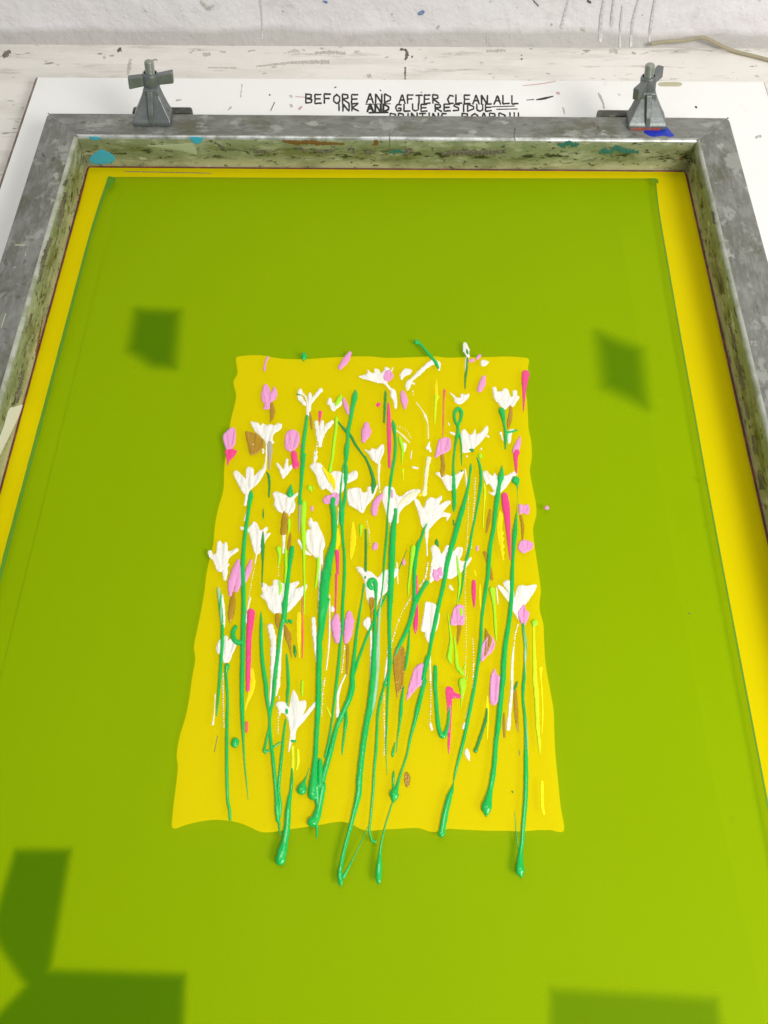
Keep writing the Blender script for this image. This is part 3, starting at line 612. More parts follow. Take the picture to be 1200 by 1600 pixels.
 ('green_stem','H','S I 885,570,20 890,650,26 905,750,28 905,850,26 900,950,20 893,1100,30 L 888,50,30 885,200,24 900,350,26 910,500,30 912,600,34 912,720,36','greyish streaked stem below the right-hand flower'),
 ('green_stem','G','S L 910,680,36 912,900,42 908,1100,42 N 985,200,38 968,400,36 960,520,34 945,620,42 940,700,60 942,770,76 952,815,24|S N 895,260,3 910,430,7 925,560,10 935,600,16','rightmost green stem ending in a drop on the film'),
 ('green_stem','G','S I 62,975,36 60,1100,42 L 60,80,38 70,200,36 80,350,38 95,470,40 125,540,50 155,520,40 180,430,30 190,330,24 203,240,8','green hook shaped like a J'),
 ('green_stem','g','S L 545,288,14 535,380,28 500,500,30 460,620,32 438,680,38',None),
 ('green_drop','g','S L 785,1063,14 787,1068,14',None),
 ('green_stem','g','S L 828,38,16 815,75,22 803,105,18',None),
 ('green_stem','H','S G 130,245,30 140,320,34 152,430,34 162,560,30','pale streaked green stem at the left edge'),
 ('green_stem','G','S G 165,590,30 165,750,30 155,900,30 145,1050,28 J 125,200,22 112,350,10',None),
 ('green_stem','G','S G 212,965,48 200,1040,26 205,1100,28 J 215,200,24 210,400,28 208,700,30 210,950,30 218,1150,26 X 359,1266,4.5 360,1281,3.6',None),
 ('green_stem','G','S D 438,415,24 432,455,44 415,560,32 395,700,32 375,850,34 360,1050,38 355,1150,40 G 360,130,42 365,300,40 365,450,40 360,650,42 355,900,40 350,1080,40 J 350,150,38 352,300,38 358,450,32 364,600,20 375,800,14 390,950,12 407,1140,5|S G 290,600,38 268,645,42 270,700,50 300,742,50 350,745,46','long green stem with a bulging hook on its left'),
 ('green_drop','G','S J 290,590,66 282,618,70','oval green drop alone at the lower left'),
 ('green_stem','G','S G 530,460,8 530,560,26 530,700,32 540,900,36 560,1050,40 575,1150,40 J 580,170,34 600,300,26 610,400,24 603,480,22 575,600,22 560,690,28 590,682,18 640,650,18 685,618,16 715,595,8',None),
 ('green_stem','G','S D 820,940,40 810,1000,46 790,1150,34 G 775,200,42 760,340,44 752,385,56 750,450,50 742,520,44 715,600,28 700,720,30 680,900,32 660,1050,34 J 640,200,28 615,330,26 612,450,24 622,600,30 640,750,34 655,900,34 672,1080,36 M 183,250,42 188,340,36|S M 200,360,22 205,462,8|S G 765,545,24 775,565,10|S G 800,545,36 808,550,36','green stem running down through the biggest white flower'),
 ('green_stem','G','S J 762,390,14 745,500,20 730,650,26 710,850,28 695,1050,28 M 208,200,28 203,310,20',None),
 ('green_stem','G','S G 770,860,14 780,1000,26 785,1150,28 J 778,150,26 775,255,14|S J 770,300,26 770,325,24',None),
 ('green_stem','g','S G 842,775,14 848,830,30 852,880,12',None),
 ('green_stem','l','S J 822,640,26 826,780,28 820,880,22',None),
 ('green_stem','G','S J 822,590,24 850,590,22|S J 820,850,14 818,950,26 808,1060,30 M 285,160,36 275,250,48 265,400,54 245,520,62 218,630,86 208,680,88','green stem ending in the lowest left drop'),
 ('green_drop','G','S J 980,840,5 955,920,10 932,970,30 915,1025,84 908,1050,88','green drop with a thin curved tail'),
 ('green_stem','g','S D 585,235,14 600,260,22 608,350,20 602,460,12',None),
 ('green_stem','g','S D 548,570,6 550,620,14 548,665,5',None),
 ('green_drop','G','S D 810,345,8 803,400,48 800,430,68',None),
 ('green_stem','g','S D 548,775,8 545,860,26 545,950,34 545,1060,16 540,1190,12 G 540,50,10 538,220,10',None),
 ('green_stem','G','S K 785,80,12 765,220,28 760,310,34 745,450,20 730,560,14 718,700,6|S H 840,630,10 830,780,22 815,900,26 800,1000,16',None),
 ('green_stem','G','S K 705,600,8 685,700,24 682,732,16',None),
 ('green_stem','g','S E 815,955,4 760,1090,7 735,1160,4',None),
 ('green_stem','g','S F 75,855,8 75,890,34 90,920,12',None),
 ('green_stem','g','S F 233,680,12 233,722,10|S F 308,215,14 308,222,14',None),
 ('green_stem','G','S G 1165,340,18 1140,430,24 1110,600,30 1095,720,24',None),
 ('green_stem','g','S C 390,1100,20 410,1105,30|S A 865,578,10 895,588,14',None),
]

# ---------------------------------------------------------------- table, wall, board
TZ = -0.020; BZ = -0.006; H = 0.035
WY = 0.2385
tb = box('work_table', (-0.9, -1.3, TZ-0.03), (1.5, WY, TZ), M['table'])
thing(tb, 'white painted wooden worktop with scuffs, running back to the wall under the board', 'table')
nx, nz = 150, 50; V = []; Fc = []
import mathutils.noise as mn
for j in range(nz+1):
    for i in range(nx+1):
        x = -0.9+2.4*i/nx; z = TZ-0.03+0.9*(j/nz)**1.6
        d = 0.004*mn.noise(Vector((x*9, 0, z*9)))+0.002*mn.noise(Vector((x*31, 3, z*31)))
        foot = 0.009*max(0, 1-max(0, z-TZ)/0.010)**1.0
        V.append((x, WY+0.004-d*min(1, max(0, (z-TZ)/.02))-foot, z))
for j in range(nz):
    for i in range(nx):
        a = j*(nx+1)+i; Fc.append((a, a+1, a+nx+2, a+nx+1))
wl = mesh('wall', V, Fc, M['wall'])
thing(wl, 'rough white plastered wall with grey drips behind the worktop', 'wall')
def WP(x, y):
    p = bpy_(x, y, WY+.002)
    d = 0.004*mn.noise(Vector((p.x*9, 0, p.z*9)))+0.002*mn.noise(Vector((p.x*31, 3, p.z*31)))
    p.y = WY+0.004-d*min(1, max(0, (p.z-TZ)/.02))-0.009*max(0, 1-max(0, p.z-TZ)/0.010)-.0008; return p
TP = lambda x, y: bp(x, y, TZ)
BP = lambda x, y: bp(x, y, BZ)
def marks(name, mat, parent, proj, nrm, txt, k=.02, lift=.0002, flat=.0002, hmax=.0004):
    i = Ink(proj, nrm, lift=lift, k=k, flat=flat, hmax=hmax); i.spec(txt); return i.build(name, mat, parent)
for t in ['S X 890,-5,2 884,20,3 878,44,5','S X 945,-5,2.5 940,25,4 938,60,6','S X 960,-5,2 957,20,3 956,40,5','S X 973,10,2 970,40,3 968,68,3','S X 998,0,2.5 990,30,3 985,66,4','S X 1024,-5,2.5 1018,35,4 1014,62,3','S X 406,0,3 409,30,2 410,58,2']:
    marks('drip', M['drip'], wl, WP, (0, -1, 0), t)
for t in ['S X 862,39,4 863,42,3','S X 908,47,4 915,50,2','S X 612,24,3 614,25,3','S X 683,45,3 687,40,1.5','S X 761,52,2 761,64,2','S X 833,2,2 842,12,2','S X 918,3,4 924,7,3','S X 313,2,3 325,14,5 334,10,3','S X 1187,2,3 1190,3,3','S X 1003,24,2.5 1005,25,2.5','S X 441,20,3 443,21,2']:
    marks('dark_speck', M['grime'] if len(t) > 20 else M['darkgrime'], wl, WP, (0, -1, 0), t.replace('S X', 'J X'))
marks('blue_speck', M['specblue'], wl, WP, (0, -1, 0), 'Q X 653,22 660,17 664,19 660,24 654,25')
marks('blue_speck', M['specblue'], wl, WP, (0, -1, 0), 'S X 505,2,2 510,4,4')
for t in ['S X 5,87,9 13,82,9 16,79,4','S X 183,79,6 190,78,7','S X 200,118,5 203,98,6 205,92,4','S X 161,90,5 165,89,5','S X 317,85,6 329,85,6','S X 343,81,3 353,81,3','S X 297,83,4 304,78,3','S X 450,82,3 460,79,5 468,81,4','S X 492,83,4 515,82,7 540,84,5','S X 400,104,2 460,98,6 515,97,7','S X 325,106,2 370,106,2','S X 554,82,5 562,80,3','S X 574,119,9 580,117,9','S X 952,79,7 965,80,9','S X 895,71,5 908,73,4','S X 1180,118,3 1186,120,3','S X 530,73,3 535,74,2','S X 760,80,5 790,79,5']:
    marks('stain', M['darkgrime'] if '5,87' in t or '183,79' in t else M['grime'], tb, TP, (0, 0, 1), t.replace('S X', 'J X'))
for t in ['S X 633,76,3 636,84,7 633,94,4','S X 633,105,3 633,124,3','S X 625,77,4 632,78,3','S X 643,88,4 645,89,4','S X 814,86,2.5 816,87,2.5','S X 814,92,2.5 816,93,2.5','S X 824,129,6 829,127,4','S X 5,89,7 13,84,7']:
    marks('joint_crack', M['darkgrime'], tb, TP, (0, 0, 1), t.replace('S X', 'J X'))

c = [bp(60, 119, BZ), bp(1193, 130, BZ)]
bx0, bx1, by = c[0].x, 0.7085, (c[0].y+c[1].y)/2
pb = box('printing_board', (bx0, -1.25, TZ+0.0005), (bx1, by, BZ), M['board'])
thing(pb, 'flat white printing board with handwritten cleaning note, lying under the metal frame', 'board')
# raw dark edge of the board
box('raw_edge', (bx0-0.0026, -1.25, TZ+0.0004), (bx0-0.0002, by, BZ-0.0004), M['board_edge'], pb)
box('raw_edge', (bx1+0.0002, -1.25, TZ+0.0004), (bx1+0.0012, by, BZ-0.0008), M['board_edge'], pb)
box('raw_edge', (bx0, by+0.0002, TZ+0.0004), (bx1, by+0.0012, BZ-0.0012), M['board_edge'], pb)

GL = {'B': [[(0,0),(0,1)],[(0,0),(.8,.08),(.75,.42),(.05,.48),(.85,.6),(.8,.95),(0,1)]],
 'E': [[(.85,0),(0,.03),(0,1),(.9,.97)],[(0,.5),(.75,.48)]], 'F': [[(.9,0),(0,.03),(0,1)],[(0,.5),(.7,.47)]],
 'O': [[(.5,0),(.08,.25),(.05,.75),(.5,1),(.92,.75),(.95,.3),(.5,0)]], 'R': [[(0,1),(0,0),(.75,.05),(.8,.4),(.05,.52),(.95,1)]],
 'A': [[(0,1),(.5,0),(1,1)],[(.18,.62),(.85,.6)]], 'N': [[(0,1),(.02,0),(.92,1),(.95,0)]], 'D': [[(0,1),(.05,0),(.9,.3),(.9,.65),(0,1)]],
 'T': [[(0,.03),(1,0)],[(.5,0),(.48,1)]], 'C': [[(.95,.1),(.4,.02),(.05,.45),(.3,.92),(.95,.95)]], 'L': [[(0,0),(.02,.97),(.95,.95)]],
 'I': [[(.5,0),(.5,1)]], 'K': [[(0,0),(0,1)],[(.85,0),(.05,.55),(.95,1)]], 'G': [[(.9,.08),(.3,.05),(.05,.5),(.3,.95),(.9,.9),(.92,.55),(.5,.55)]],
 'U': [[(0,0),(.05,.8),(.5,1),(.9,.8),(.95,0)]], 'S': [[(.9,.08),(.3,.02),(.1,.28),(.8,.55),(.8,.88),(.05,.97)]], 'P': [[(0,1),(0,0),(.8,.1),(.8,.45),(0,.55)]],
 '!': [[(.5,0),(.5,.65)],[(.5,.9),(.5,1)]]}
def write(name, word, x0, x1, y0, y1, wd=2.6, dup=False):
    ik = Ink(BP, (0, 0, 1), lift=.00015, k=.02, flat=.0002, hmax=.0002, step=.8)
    n = len(word); widths = [.45 if ch in 'I!' else 1 for ch in word]; tot = sum(widths)+.38*(n-1); u = (x1-x0)/tot; x = x0
    for ch, wk in zip(word, widths):
        dy = random.uniform(-.5, .5)
        for pl in GL[ch]:
            Q = []
            for a, b in zip(pl, pl[1:]):
                for t in (0, .5): Q.append((a[0]+(b[0]-a[0])*t, a[1]+(b[1]-a[1])*t))
            Q.append(pl[-1])
            for off in ((0, .9) if dup else (0,)):
                ik.ribbon([(x+off+q[0]*u*wk+random.uniform(-.2, .2), y0+dy+off*.3+q[1]*(y1-y0)+random.uniform(-.15, .15), wd*random.uniform(.85, 1.1)) for q in Q])
        x += u*(wk+.38)
    return ik
W_ = [('BEFORE',478,560,147.5,161.5,0),('AND',573,611,147,160.5,0),('AFTER',623.5,686,148.5,161.5,0),('CLEAN',699,762,149,162.3,0),('ALL',772,810,149.8,162.5,0),
      ('INK',527.5,560,162.8,173,0),('AND',573.5,607.5,163,174.5,1),('GLUE',617.7,668,163,173.8,0),('RESIDUE',680,769,163,173.8,0),
      ('PRINTING',610,698,177.2,188.6,0),('BOARD',722,790,177.2,188.6,0),('!!!',795,812,176.6,188.6,0)]
for wd, x0, x1, y0, y1, d in W_:
    write('written_word', wd, x0, x1, y0, y1, dup=bool(d)).build('written_word', M['marker'], pb)
for t in ['S X 571.5,163,1.3 610,162.3,1.3','S X 577,176.3,2.6 606,175.8,2.6','S X 768,167,1.5 804,165.8,1.4','S X 776,171,1.5 808,170.3,1.4']:
    marks('underline', M['marker'], pb, BP, (0, 0, 1), t)
for t in ['S X 823,156.5,1 834,155.5,1.2','S X 838,156,1.5 850,154,3.2 864,150.5,1.5','S X 594,141,1.8 595,141.4,1.8','S X 523,137,1.5 525,136,1.5','S X 421,148,2 422,149,1.6','S X 1087,167,2.6 1088,168,2.6','S X 423,173,1 429,160,1.2','S X 1015,72,.3 1015,72.2,.3','S X 658,144,1.3 659,144.5,1.3']:
    marks('pen_mark', M['marker'], pb, BP, (0, 0, 1), t)
for t in ['S X 452,149,3 457,152,5','S X 453,166,6 457,164,5','S X 935,145,3 942,160,4 944,170,3','S X 880,168,3 882,178,3','S X 378,131,2 376,152,2','S X 356,172,3 362,167,3','S X 275,157,3 284,156,3','S X 966,147,4 969,149,3','S X 1180,215,4 1190,213,5']:
    marks('smudge', M['grime'], pb, BP, (0, 0, 1), t.replace('S X', 'J X'))
for t in ['S X 817,134,1 845,131,1.2 868,127,1','S X 468,170,4 471,167,3','S X 870,145,3 873,146,4','S X 462,151,1 476,152,1.2']:
    marks('red_smudge', ink('faded_red', (.62, .38, .36, 1), .6), pb, BP, (0, 0, 1), t)
tp = marks('masking_tape', M['tape'], pb, BP, (0, 0, 1), 'F X 1031,129 1063,129 1063,134.5 1050,135 1031,134.5')

# backing paper and the dark pieces that show through the film
def sheet(name, P, z, mat, parent=None, thick=.0003):
    n = len(P); V = [(p.x, p.y, z) for p in P]+[(p.x, p.y, z-thick) for p in P]
    Fc = [tuple(range(n))[::-1], tuple(range(n, 2*n))]+[(i, (i+1) % n, n+(i+1) % n, n+i) for i in range(n)]
    a = sum(P[i].x*P[(i+1) % n].y-P[(i+1) % n].x*P[i].y for i in range(n))
    if a > 0: Fc = [f[::-1] for f in Fc]
    return mesh(name, V, Fc, mat, parent, False)
pp = sheet('backing_paper', [Vector(q) for q in ((.036, -.028, 0), (.527, -.028, 0), (.5262, -.42, 0), (.529, -.60, 0), (.536, -.72, 0), (.537, -.80, 0), (.034, -.80, 0))], BZ+.0010, M['paper'])
thing(pp, 'sheet of white paper under the green film, its right edge faintly visible', 'paper')
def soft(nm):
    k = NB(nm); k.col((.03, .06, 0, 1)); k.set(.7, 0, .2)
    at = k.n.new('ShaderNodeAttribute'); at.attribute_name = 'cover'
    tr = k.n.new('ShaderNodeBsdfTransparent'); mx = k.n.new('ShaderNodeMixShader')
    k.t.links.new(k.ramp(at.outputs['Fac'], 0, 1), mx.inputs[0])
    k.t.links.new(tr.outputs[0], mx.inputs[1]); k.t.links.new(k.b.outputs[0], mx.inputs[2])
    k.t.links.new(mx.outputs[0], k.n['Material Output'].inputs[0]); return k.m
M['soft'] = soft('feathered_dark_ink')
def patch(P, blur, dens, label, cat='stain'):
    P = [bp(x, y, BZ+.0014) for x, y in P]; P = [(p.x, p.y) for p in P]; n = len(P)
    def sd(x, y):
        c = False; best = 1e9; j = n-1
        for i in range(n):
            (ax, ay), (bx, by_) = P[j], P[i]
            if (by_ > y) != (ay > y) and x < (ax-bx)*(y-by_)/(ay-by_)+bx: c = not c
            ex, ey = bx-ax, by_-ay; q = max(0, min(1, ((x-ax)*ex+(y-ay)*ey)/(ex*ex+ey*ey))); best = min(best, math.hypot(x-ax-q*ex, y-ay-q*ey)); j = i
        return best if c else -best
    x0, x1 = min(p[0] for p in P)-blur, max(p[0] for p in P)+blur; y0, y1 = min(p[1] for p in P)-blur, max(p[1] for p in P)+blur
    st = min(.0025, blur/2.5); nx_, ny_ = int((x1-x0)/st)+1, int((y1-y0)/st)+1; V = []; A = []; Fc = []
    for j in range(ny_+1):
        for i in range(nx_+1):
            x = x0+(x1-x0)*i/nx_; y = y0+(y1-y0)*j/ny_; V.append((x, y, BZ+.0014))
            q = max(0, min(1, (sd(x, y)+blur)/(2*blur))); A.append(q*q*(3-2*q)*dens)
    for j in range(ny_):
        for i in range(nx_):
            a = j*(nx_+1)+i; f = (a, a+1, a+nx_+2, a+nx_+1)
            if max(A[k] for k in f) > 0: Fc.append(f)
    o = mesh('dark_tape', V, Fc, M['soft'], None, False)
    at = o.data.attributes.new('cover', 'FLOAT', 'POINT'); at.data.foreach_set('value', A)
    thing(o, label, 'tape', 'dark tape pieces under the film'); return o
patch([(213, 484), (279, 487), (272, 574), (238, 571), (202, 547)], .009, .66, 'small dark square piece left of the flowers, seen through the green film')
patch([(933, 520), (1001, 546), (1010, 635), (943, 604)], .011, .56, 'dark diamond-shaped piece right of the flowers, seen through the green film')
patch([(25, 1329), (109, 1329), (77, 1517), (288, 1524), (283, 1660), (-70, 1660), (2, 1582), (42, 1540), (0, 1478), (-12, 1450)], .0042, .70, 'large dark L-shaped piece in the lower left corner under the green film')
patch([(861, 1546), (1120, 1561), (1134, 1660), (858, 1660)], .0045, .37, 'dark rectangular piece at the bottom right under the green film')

# ---------------------------------------------------------------- the silk screen
scr = empty('silk_screen', (0.3, -0.44, BZ)); bpy.context.view_layer.update()
thing(scr, 'large used aluminium silk screen with green film, yellow mesh and a wet ink flower drawing', 'silk screen')
OFF = Vector((0.3, -0.44, BZ))
class _P:    # parts are built in world coordinates, then hung under the screen
    pass
def hang(o): o.parent = scr; o.matrix_parent_inverse = Matrix.Translation(-OFF); return o
LB = -0.88; WF = 0.037; X1 = 0.6
def bar(a_in, b_in, a_out, b_out, back):
    """mitred box bar: profile runs bottom-inner, inner top lip, top, outer; ends cut on the mitre"""
    prof = []      # (t across 0 inner..1 outer, z, material index)
    r = .0022
    pr = [(0.0, -.0035), (0.0, .012), (0.0, .026), (0.0, H-.0025), (.02, H-.0011), (.055, H-.0002), (.09, H), (.5, H+.0001), (.93, H), (.975, H-.0006), (1.0, H-.002), (1.0, -.0035)]
    mats = [1, 1, 1, 2, 2, 2, 0, 0, 0, 0, 0, 0]
    V = []; Fc = []; mi = []
    N = 24; m = len(pr)
    ts = [0, .0008, .002, .004, .007, .011]+[.02+.96*k/16 for k in range(17)]+[.989, .993, .996, .998, .9992, 1]; N = len(ts)-1
    L = (b_out-a_out).length
    for t in ts:
        pi_ = a_in.lerp(b_in, t); po = a_out.lerp(b_out, t); sd = min(t, 1-t)*L
        um = 1 if sd > .0065 else .87+.13*(1-(1-sd/.0065)**2)**.5
        for u, z in pr:
            u = min(u, um-(1-u)*.15)
            p = pi_.lerp(po, u); V.append((p.x, p.y, z+.00018*mn.noise(Vector((p.x*20, p.y*20, u*3)))))
    for i in range(N):
        for j in range(m):
            k = (j+1) % m; Fc.append((i*m+j, (i+1)*m+j, (i+1)*m+k, i*m+k)); mi.append(mats[j] if j < m-1 else 0)
    Fc.append(tuple(range(m))); mi.append(0); Fc.append(tuple(range(N*m, (N+1)*m))[::-1]); mi.append(0)
    o = mesh('frame_bar', V, Fc, [M['metal_top' if abs(a_in.y-b_in.y) < .01 else 'metal_long'], M['metal_inner'], M['metal_edge'] if back else M['dull_edge']], None, True)
    o.data.polygons.foreach_set('material_index', mi)
    import bmesh
    bm = bmesh.new(); bm.from_mesh(o.data); bmesh.ops.recalc_face_normals(bm, faces=bm.faces); bm.to_mesh(o.data); bm.free()
    try: o.data.set_sharp_from_angle(angle=math.radians(38))
    except Exception: pass
    return hang(o)
I4 = [Vector((0, 0, 0)), Vector((X1, 0, 0)), Vector((X1, LB, 0)), Vector((0, LB, 0))]
O4 = [Vector((-WF, .036, 0)), Vector((X1+WF+.001, .036, 0)), Vector((X1+WF+.001, LB-WF, 0)), Vector((-WF, LB-WF, 0))]
for i in range(4):
    j = (i+1) % 4; e = (I4[j]-I4[i]).normalized()*.0002
    bar(I4[i]+e, I4[j]-e, O4[i]+e, O4[j]-e, i == 0)
# weld seams across the mitres
for a, b in ((0, 1), (1, 1)):
    k = Ink(lambda x, y: Vector((x/1000, y/1000, H)), (0, 0, 1), lift=.0001, k=.10, hmax=.0004, step=2)
    p, q = I4[a], O4[a]
    k.ribbon([((p.x+(q.x-p.x)*t)*1000, (p.y+(q.y-p.y)*t)*1000, 1.5+random.uniform(-.4, .4)) for t in (0.03, .2, .4, .6, .8, .95)])
    hang(k.build('weld_seam', M['weld'], None))
# glue line where the mesh meets the metal
gl = Ink(lambda x, y: Vector((x/1000, y/1000, 0)), (0, 0, 1), lift=.0002, k=.25, hmax=.0006, step=6)
P = [(1.0, -870), (.9, -600), (.6, -300), (1.0, -60), (.8, -4), (1.6, -1.2), (6, -.8), (200, -.9), (400, -.8), (594, -.8), (598.4, -1.4), (599.2, -6), (599.1, -200), (599.0, -500), (599, -870)]
gl.ribbon([(x, y, 1.9) for x, y in P]); hang(gl.build('glue_line', M['glue'], None))

# film outline traced on the mesh plane (metres)
FL = [(.0234, -.0159), (.0205, -.060), (.0190, -.1028), (.0183, -.190), (.0175, -.3074), (.0165, -.4302), (.016, -.60), (.016, -.855),
      (.561, -.855), (.5609, -.598), (.5613, -.3941), (.5623, -.302), (.563, -.2191), (.5643, -.1263), (.5658, -.0528), (.5685, -.0118), (.40, -.0135), (.2, -.0150)]
WIN_PX = parse('''X 369,559 380,556 398,555 415,556 430,559 450,561 480,561 510,559 530,558 555,557 580,557 600,559 620,559 650,558 680,557 700,559 730,558 760,558 790,557 810,558 826,561
 825,575 826,590 822,610 824,630 825,650 826,670 830,690 831,715 828,735 832,760 837,785 838,805 833,825 835,850 838,870 843,905 845,925 843,950 849,975 850,1000 853,1040 860,1080 865,1110 866,1140 868,1180 872,1220 876,1260 881,1298
 860,1297 840,1297 815,1299 790,1298 765,1298 740,1297 720,1296 700,1295 690,1298 675,1300 655,1294 640,1294 620,1295 600,1296 580,1298 565,1296 550,1288 535,1284 520,1285 505,1288 485,1291 465,1294 445,1297 425,1300 408,1300 392,1293 375,1286 355,1282 335,1281 310,1284 290,1289 270,1294
 270,1270 274,1235 278,1200 276,1180 281,1150 290,1120 296,1090 300,1060 305,1030 303,1010 309,980 315,950 320,920 322,900 326,880 333,850 336,820 341,795 349,765 350,740 352,715 357,690 360,660 366,635 369,618 366,605 365,595 371,584 370,572''')
WIN = [(lambda p: (p.x, p.y))(bp(x, y, 0)) for x, y in WIN_PX]
WIN = catmull(WIN, .0018, True)
def ring(name, outer, inner, z, mat, grid=.03):
    vs = [Vector(p) for p in outer]+[Vector(p) for p in inner]; no, ni = len(outer), len(inner)
    ed = [(i, (i+1) % no) for i in range(no)]+([(no+i, no+(i+1) % ni) for i in range(ni)] if ni else [])
    r = geometry.delaunay_2d_cdt(vs, ed, [], 0, 1e-6)
    def ins(P, x, y):
        c = False; j = len(P)-1
        for i in range(len(P)):
            if (P[i][1] > y) != (P[j][1] > y) and x < (P[j][0]-P[i][0])*(y-P[i][1])/(P[j][1]-P[i][1])+P[i][0]: c = not c
            j = i
        return c
    Fc = []
    for f in r[2]:
        x = sum(r[0][i].x for i in f)/3; y = sum(r[0][i].y for i in f)/3
        if ins(outer, x, y) and not (ni and ins(inner, x, y)): Fc.append(tuple(f))
    return hang(mesh(name, [(v.x, v.y, z) for v in r[0]], Fc, mat, None, False))
FLs = catmull(FL[:8], .02)+catmull(FL[8:16], .02)+catmull(FL[16:], .03)[0:]
ring('yellow_mesh', [(0.0002, -.0002), (X1-.0002, -.0002), (X1-.0002, LB), (.0002, LB)], FLs, 0.0, M['yellow_mesh'])['label'] = 'bright yellow mesh margin round the green film'
ring('green_film', FLs, WIN, 0.0, M['green_film'])
ring('yellow_mesh', WIN, [], 0.0, M['yellow_mesh'])['label'] = 'bare yellow mesh of the wavy-edged opening'
# thick dark edges of the film
MM = lambda x, y: Vector((x/1000, y/1000, 0))
for P, wd in (([(x*1000+1.6, y*1000) for x, y in FL[:8]], 3.0), ([(x*1000-.7, y*1000) for x, y in FL[8:16]][::-1], 1.3), ([(x*1000, y*1000+.0) for x, y in FL[15:]]+[(26, -15.6)], .5)):
    k = Ink(MM, (0, 0, 1), lift=.0001, k=.01, hmax=.00003, step=5)
    k.ribbon([(x, y, wd*random.uniform(.8, 1.15)) for x, y in P]); hang(k.build('film_edge', M['film_edge'], None))
for q in ('F X 169,277 181,279 176,288 170,296 167,290', 'F X 1012,279 1027,280 1028,287 1022,283'):
    k = Ink(MESHP, (0, 0, 1), lift=.0002, flat=.0001); k.spec(q); hang(k.build('film_edge', M['film_edge'], None))
for q in 'S X 195,268,1 300,270,1 330,271,.8|S X 850,480,.6 851,480,.6|S X 1076,958,1.4 1077,959,1.4|S X 815,599,1 816,600,1|S X 340,1150,1 335,1175,1|S X 811,1172,1 812,1180,1'.split('|'):
    k = Ink(MESHP, (0, 0, 1), lift=.0001, k=.02, hmax=.0001); k.spec(q); hang(k.build('speck', M['darkgrime'], None))

# paint spots on the metal
IN = lambda x, y: bpy_(x, y, 0.0)
def spot(nm, mat, proj, nrm, txt, lab=None, flat=.0003):
    for piece in txt.split('|'):
        piece = piece.strip()
        if mat in ('darkgrime', 'rust'): piece = piece.replace('S X', 'J X')
        k = Ink(proj, nrm, lift=.0002, flat=.0002, k=.05, hmax=.0004); k.spec(piece); o = hang(k.build(nm, M[mat], None))
        if lab: o['label'] = lab
TOPP = lambda x, y: bp(x, y, H)
spot('paint_spot', 'cyan', IN, (0, -1, 0), 'F X 141,246 150,238 158,234 170,238 179,245 178,252 165,256 148,256 141,253', 'cyan paint spot low in the back left corner')
spot('paint_spot', 'cyan', IN, (0, -1, 0), 'F X 139,213.5 152,214 158,216 150,219 144,218', 'thin cyan paint splash in the back left corner')
spot('paint_spot', 'cyan', IN, (0, -1, 0), 'F X 297,214.5 315,214.5 316,220 309,225 301,222', 'round cyan paint spot on the upper rim')
spot('paint_spot', 'blue', TOPP, (0, 0, 1), 'F X 1006,206 1015,200 1026,199 1034,198 1042,199 1049,207 1053,212 1046,214 1036,212 1024,214 1014,212', 'deep blue paint blot beside the right clamp foot')
spot('paint_spot', 'palepaint', IN, (0, -1, 0), 'F X 230,228 256,226 274,225 296,224 302,226 308,240 300,240 288,237 262,232')
spot('paint_spot', 'rust', IN, (0, -1, 0), 'J X 442,220,4 456,222,7 470,223,8 485,222,8 500,224,7 515,224,5 538,225,3', 'rusty brown smear on the inner back wall')
spot('paint_spot', 'rust', IN, (0, -1, 0), 'F X 584,220 590,219 591,225 586,227')
spot('paint_spot', 'teal', IN, (0, -1, 0), 'J X 607,237,4 615,238,7 623,236,6 632,238,4', 'small teal streak on the inner back wall')
spot('paint_spot', 'teal', IN, (0, -1, 0), 'J X 936,240,5 945,235,9 955,238,7 962,230,9 972,235,10 980,236,8 990,237,6 998,238,5')
spot('paint_spot', 'teal', IN, (0, -1, 0), 'J X 872,224,5 880,228,9 888,223,8 897,227,9 904,224,5')
spot('paint_spot', 'darkgrime', TOPP, (0, 0, 1), 'F X 924,190 931,192 937,199 935,202 928,197', 'black paint chip on the back bar')
spot('paint_spot', 'darkgrime', TOPP, (0, 0, 1), 'S X 608,208,1.6 609,216,1.6|S X 805,200,2 803,213,1.4 806,220,1|S X 834,189,2 836,194,4')
spot('paint_spot', 'darkgrime', IN, (0, -1, 0), 'S X 609,217,1.6 609,232,1.2|S X 543,235,3 550,232,7 552,240,5|S X 570,238,12 580,237,5|S X 632,238,12 645,236,10|S X 466,230,5 478,236,5|S X 690,240,6 720,238,9 770,238,8 790,236,5|S X 490,233,4 500,238,6 520,235,6|S X 335,222,3 350,232,5|S X 395,237,5 420,238,4')
L0 = lambda x, y: bpx_(x, y, 0.0)
R0 = lambda x, y: bpx_(x, y, X1)
spot('paint_spot', 'darkgrime', L0, (1, 0, 0), 'S X 103,300,6 96,330,10 92,355,8|S X 106,280,5 100,290,6|S X 80,372,6 70,400,7 62,440,5|S X 50,490,4 40,520,4|S X 36,580,6 30,610,8 26,630,6')
spot('paint_spot', 'whitetape', L0, (1, 0, 0), 'F X 14,640 22,636 36,632 34,640 20,670 8,694 -4,716 -8,700 4,672', 'torn scrap of white tape on the left inner wall')
spot('paint_spot', 'rust', L0, (1, 0, 0), 'S X 127,295,3 124,320,6 122,345,3|S X 66,500,2 58,545,4 55,580,2')
spot('paint_spot', 'darkgrime', R0, (-1, 0, 0), 'S X 1118,405,2 1126,435,4 1132,460,3|S X 1139,505,5 1146,530,6 1148,545,7|S X 1152,560,7 1158,590,8 1162,610,7|S X 1165,630,5 1170,655,5|S X 1177,680,6 1180,710,5|S X 1186,735,6 1190,765,8|S X 1095,285,4 1097,295,4|S X 1075,243,5 1082,235,6 1083,228,4|S X 1113,330,4 1116,350,4')
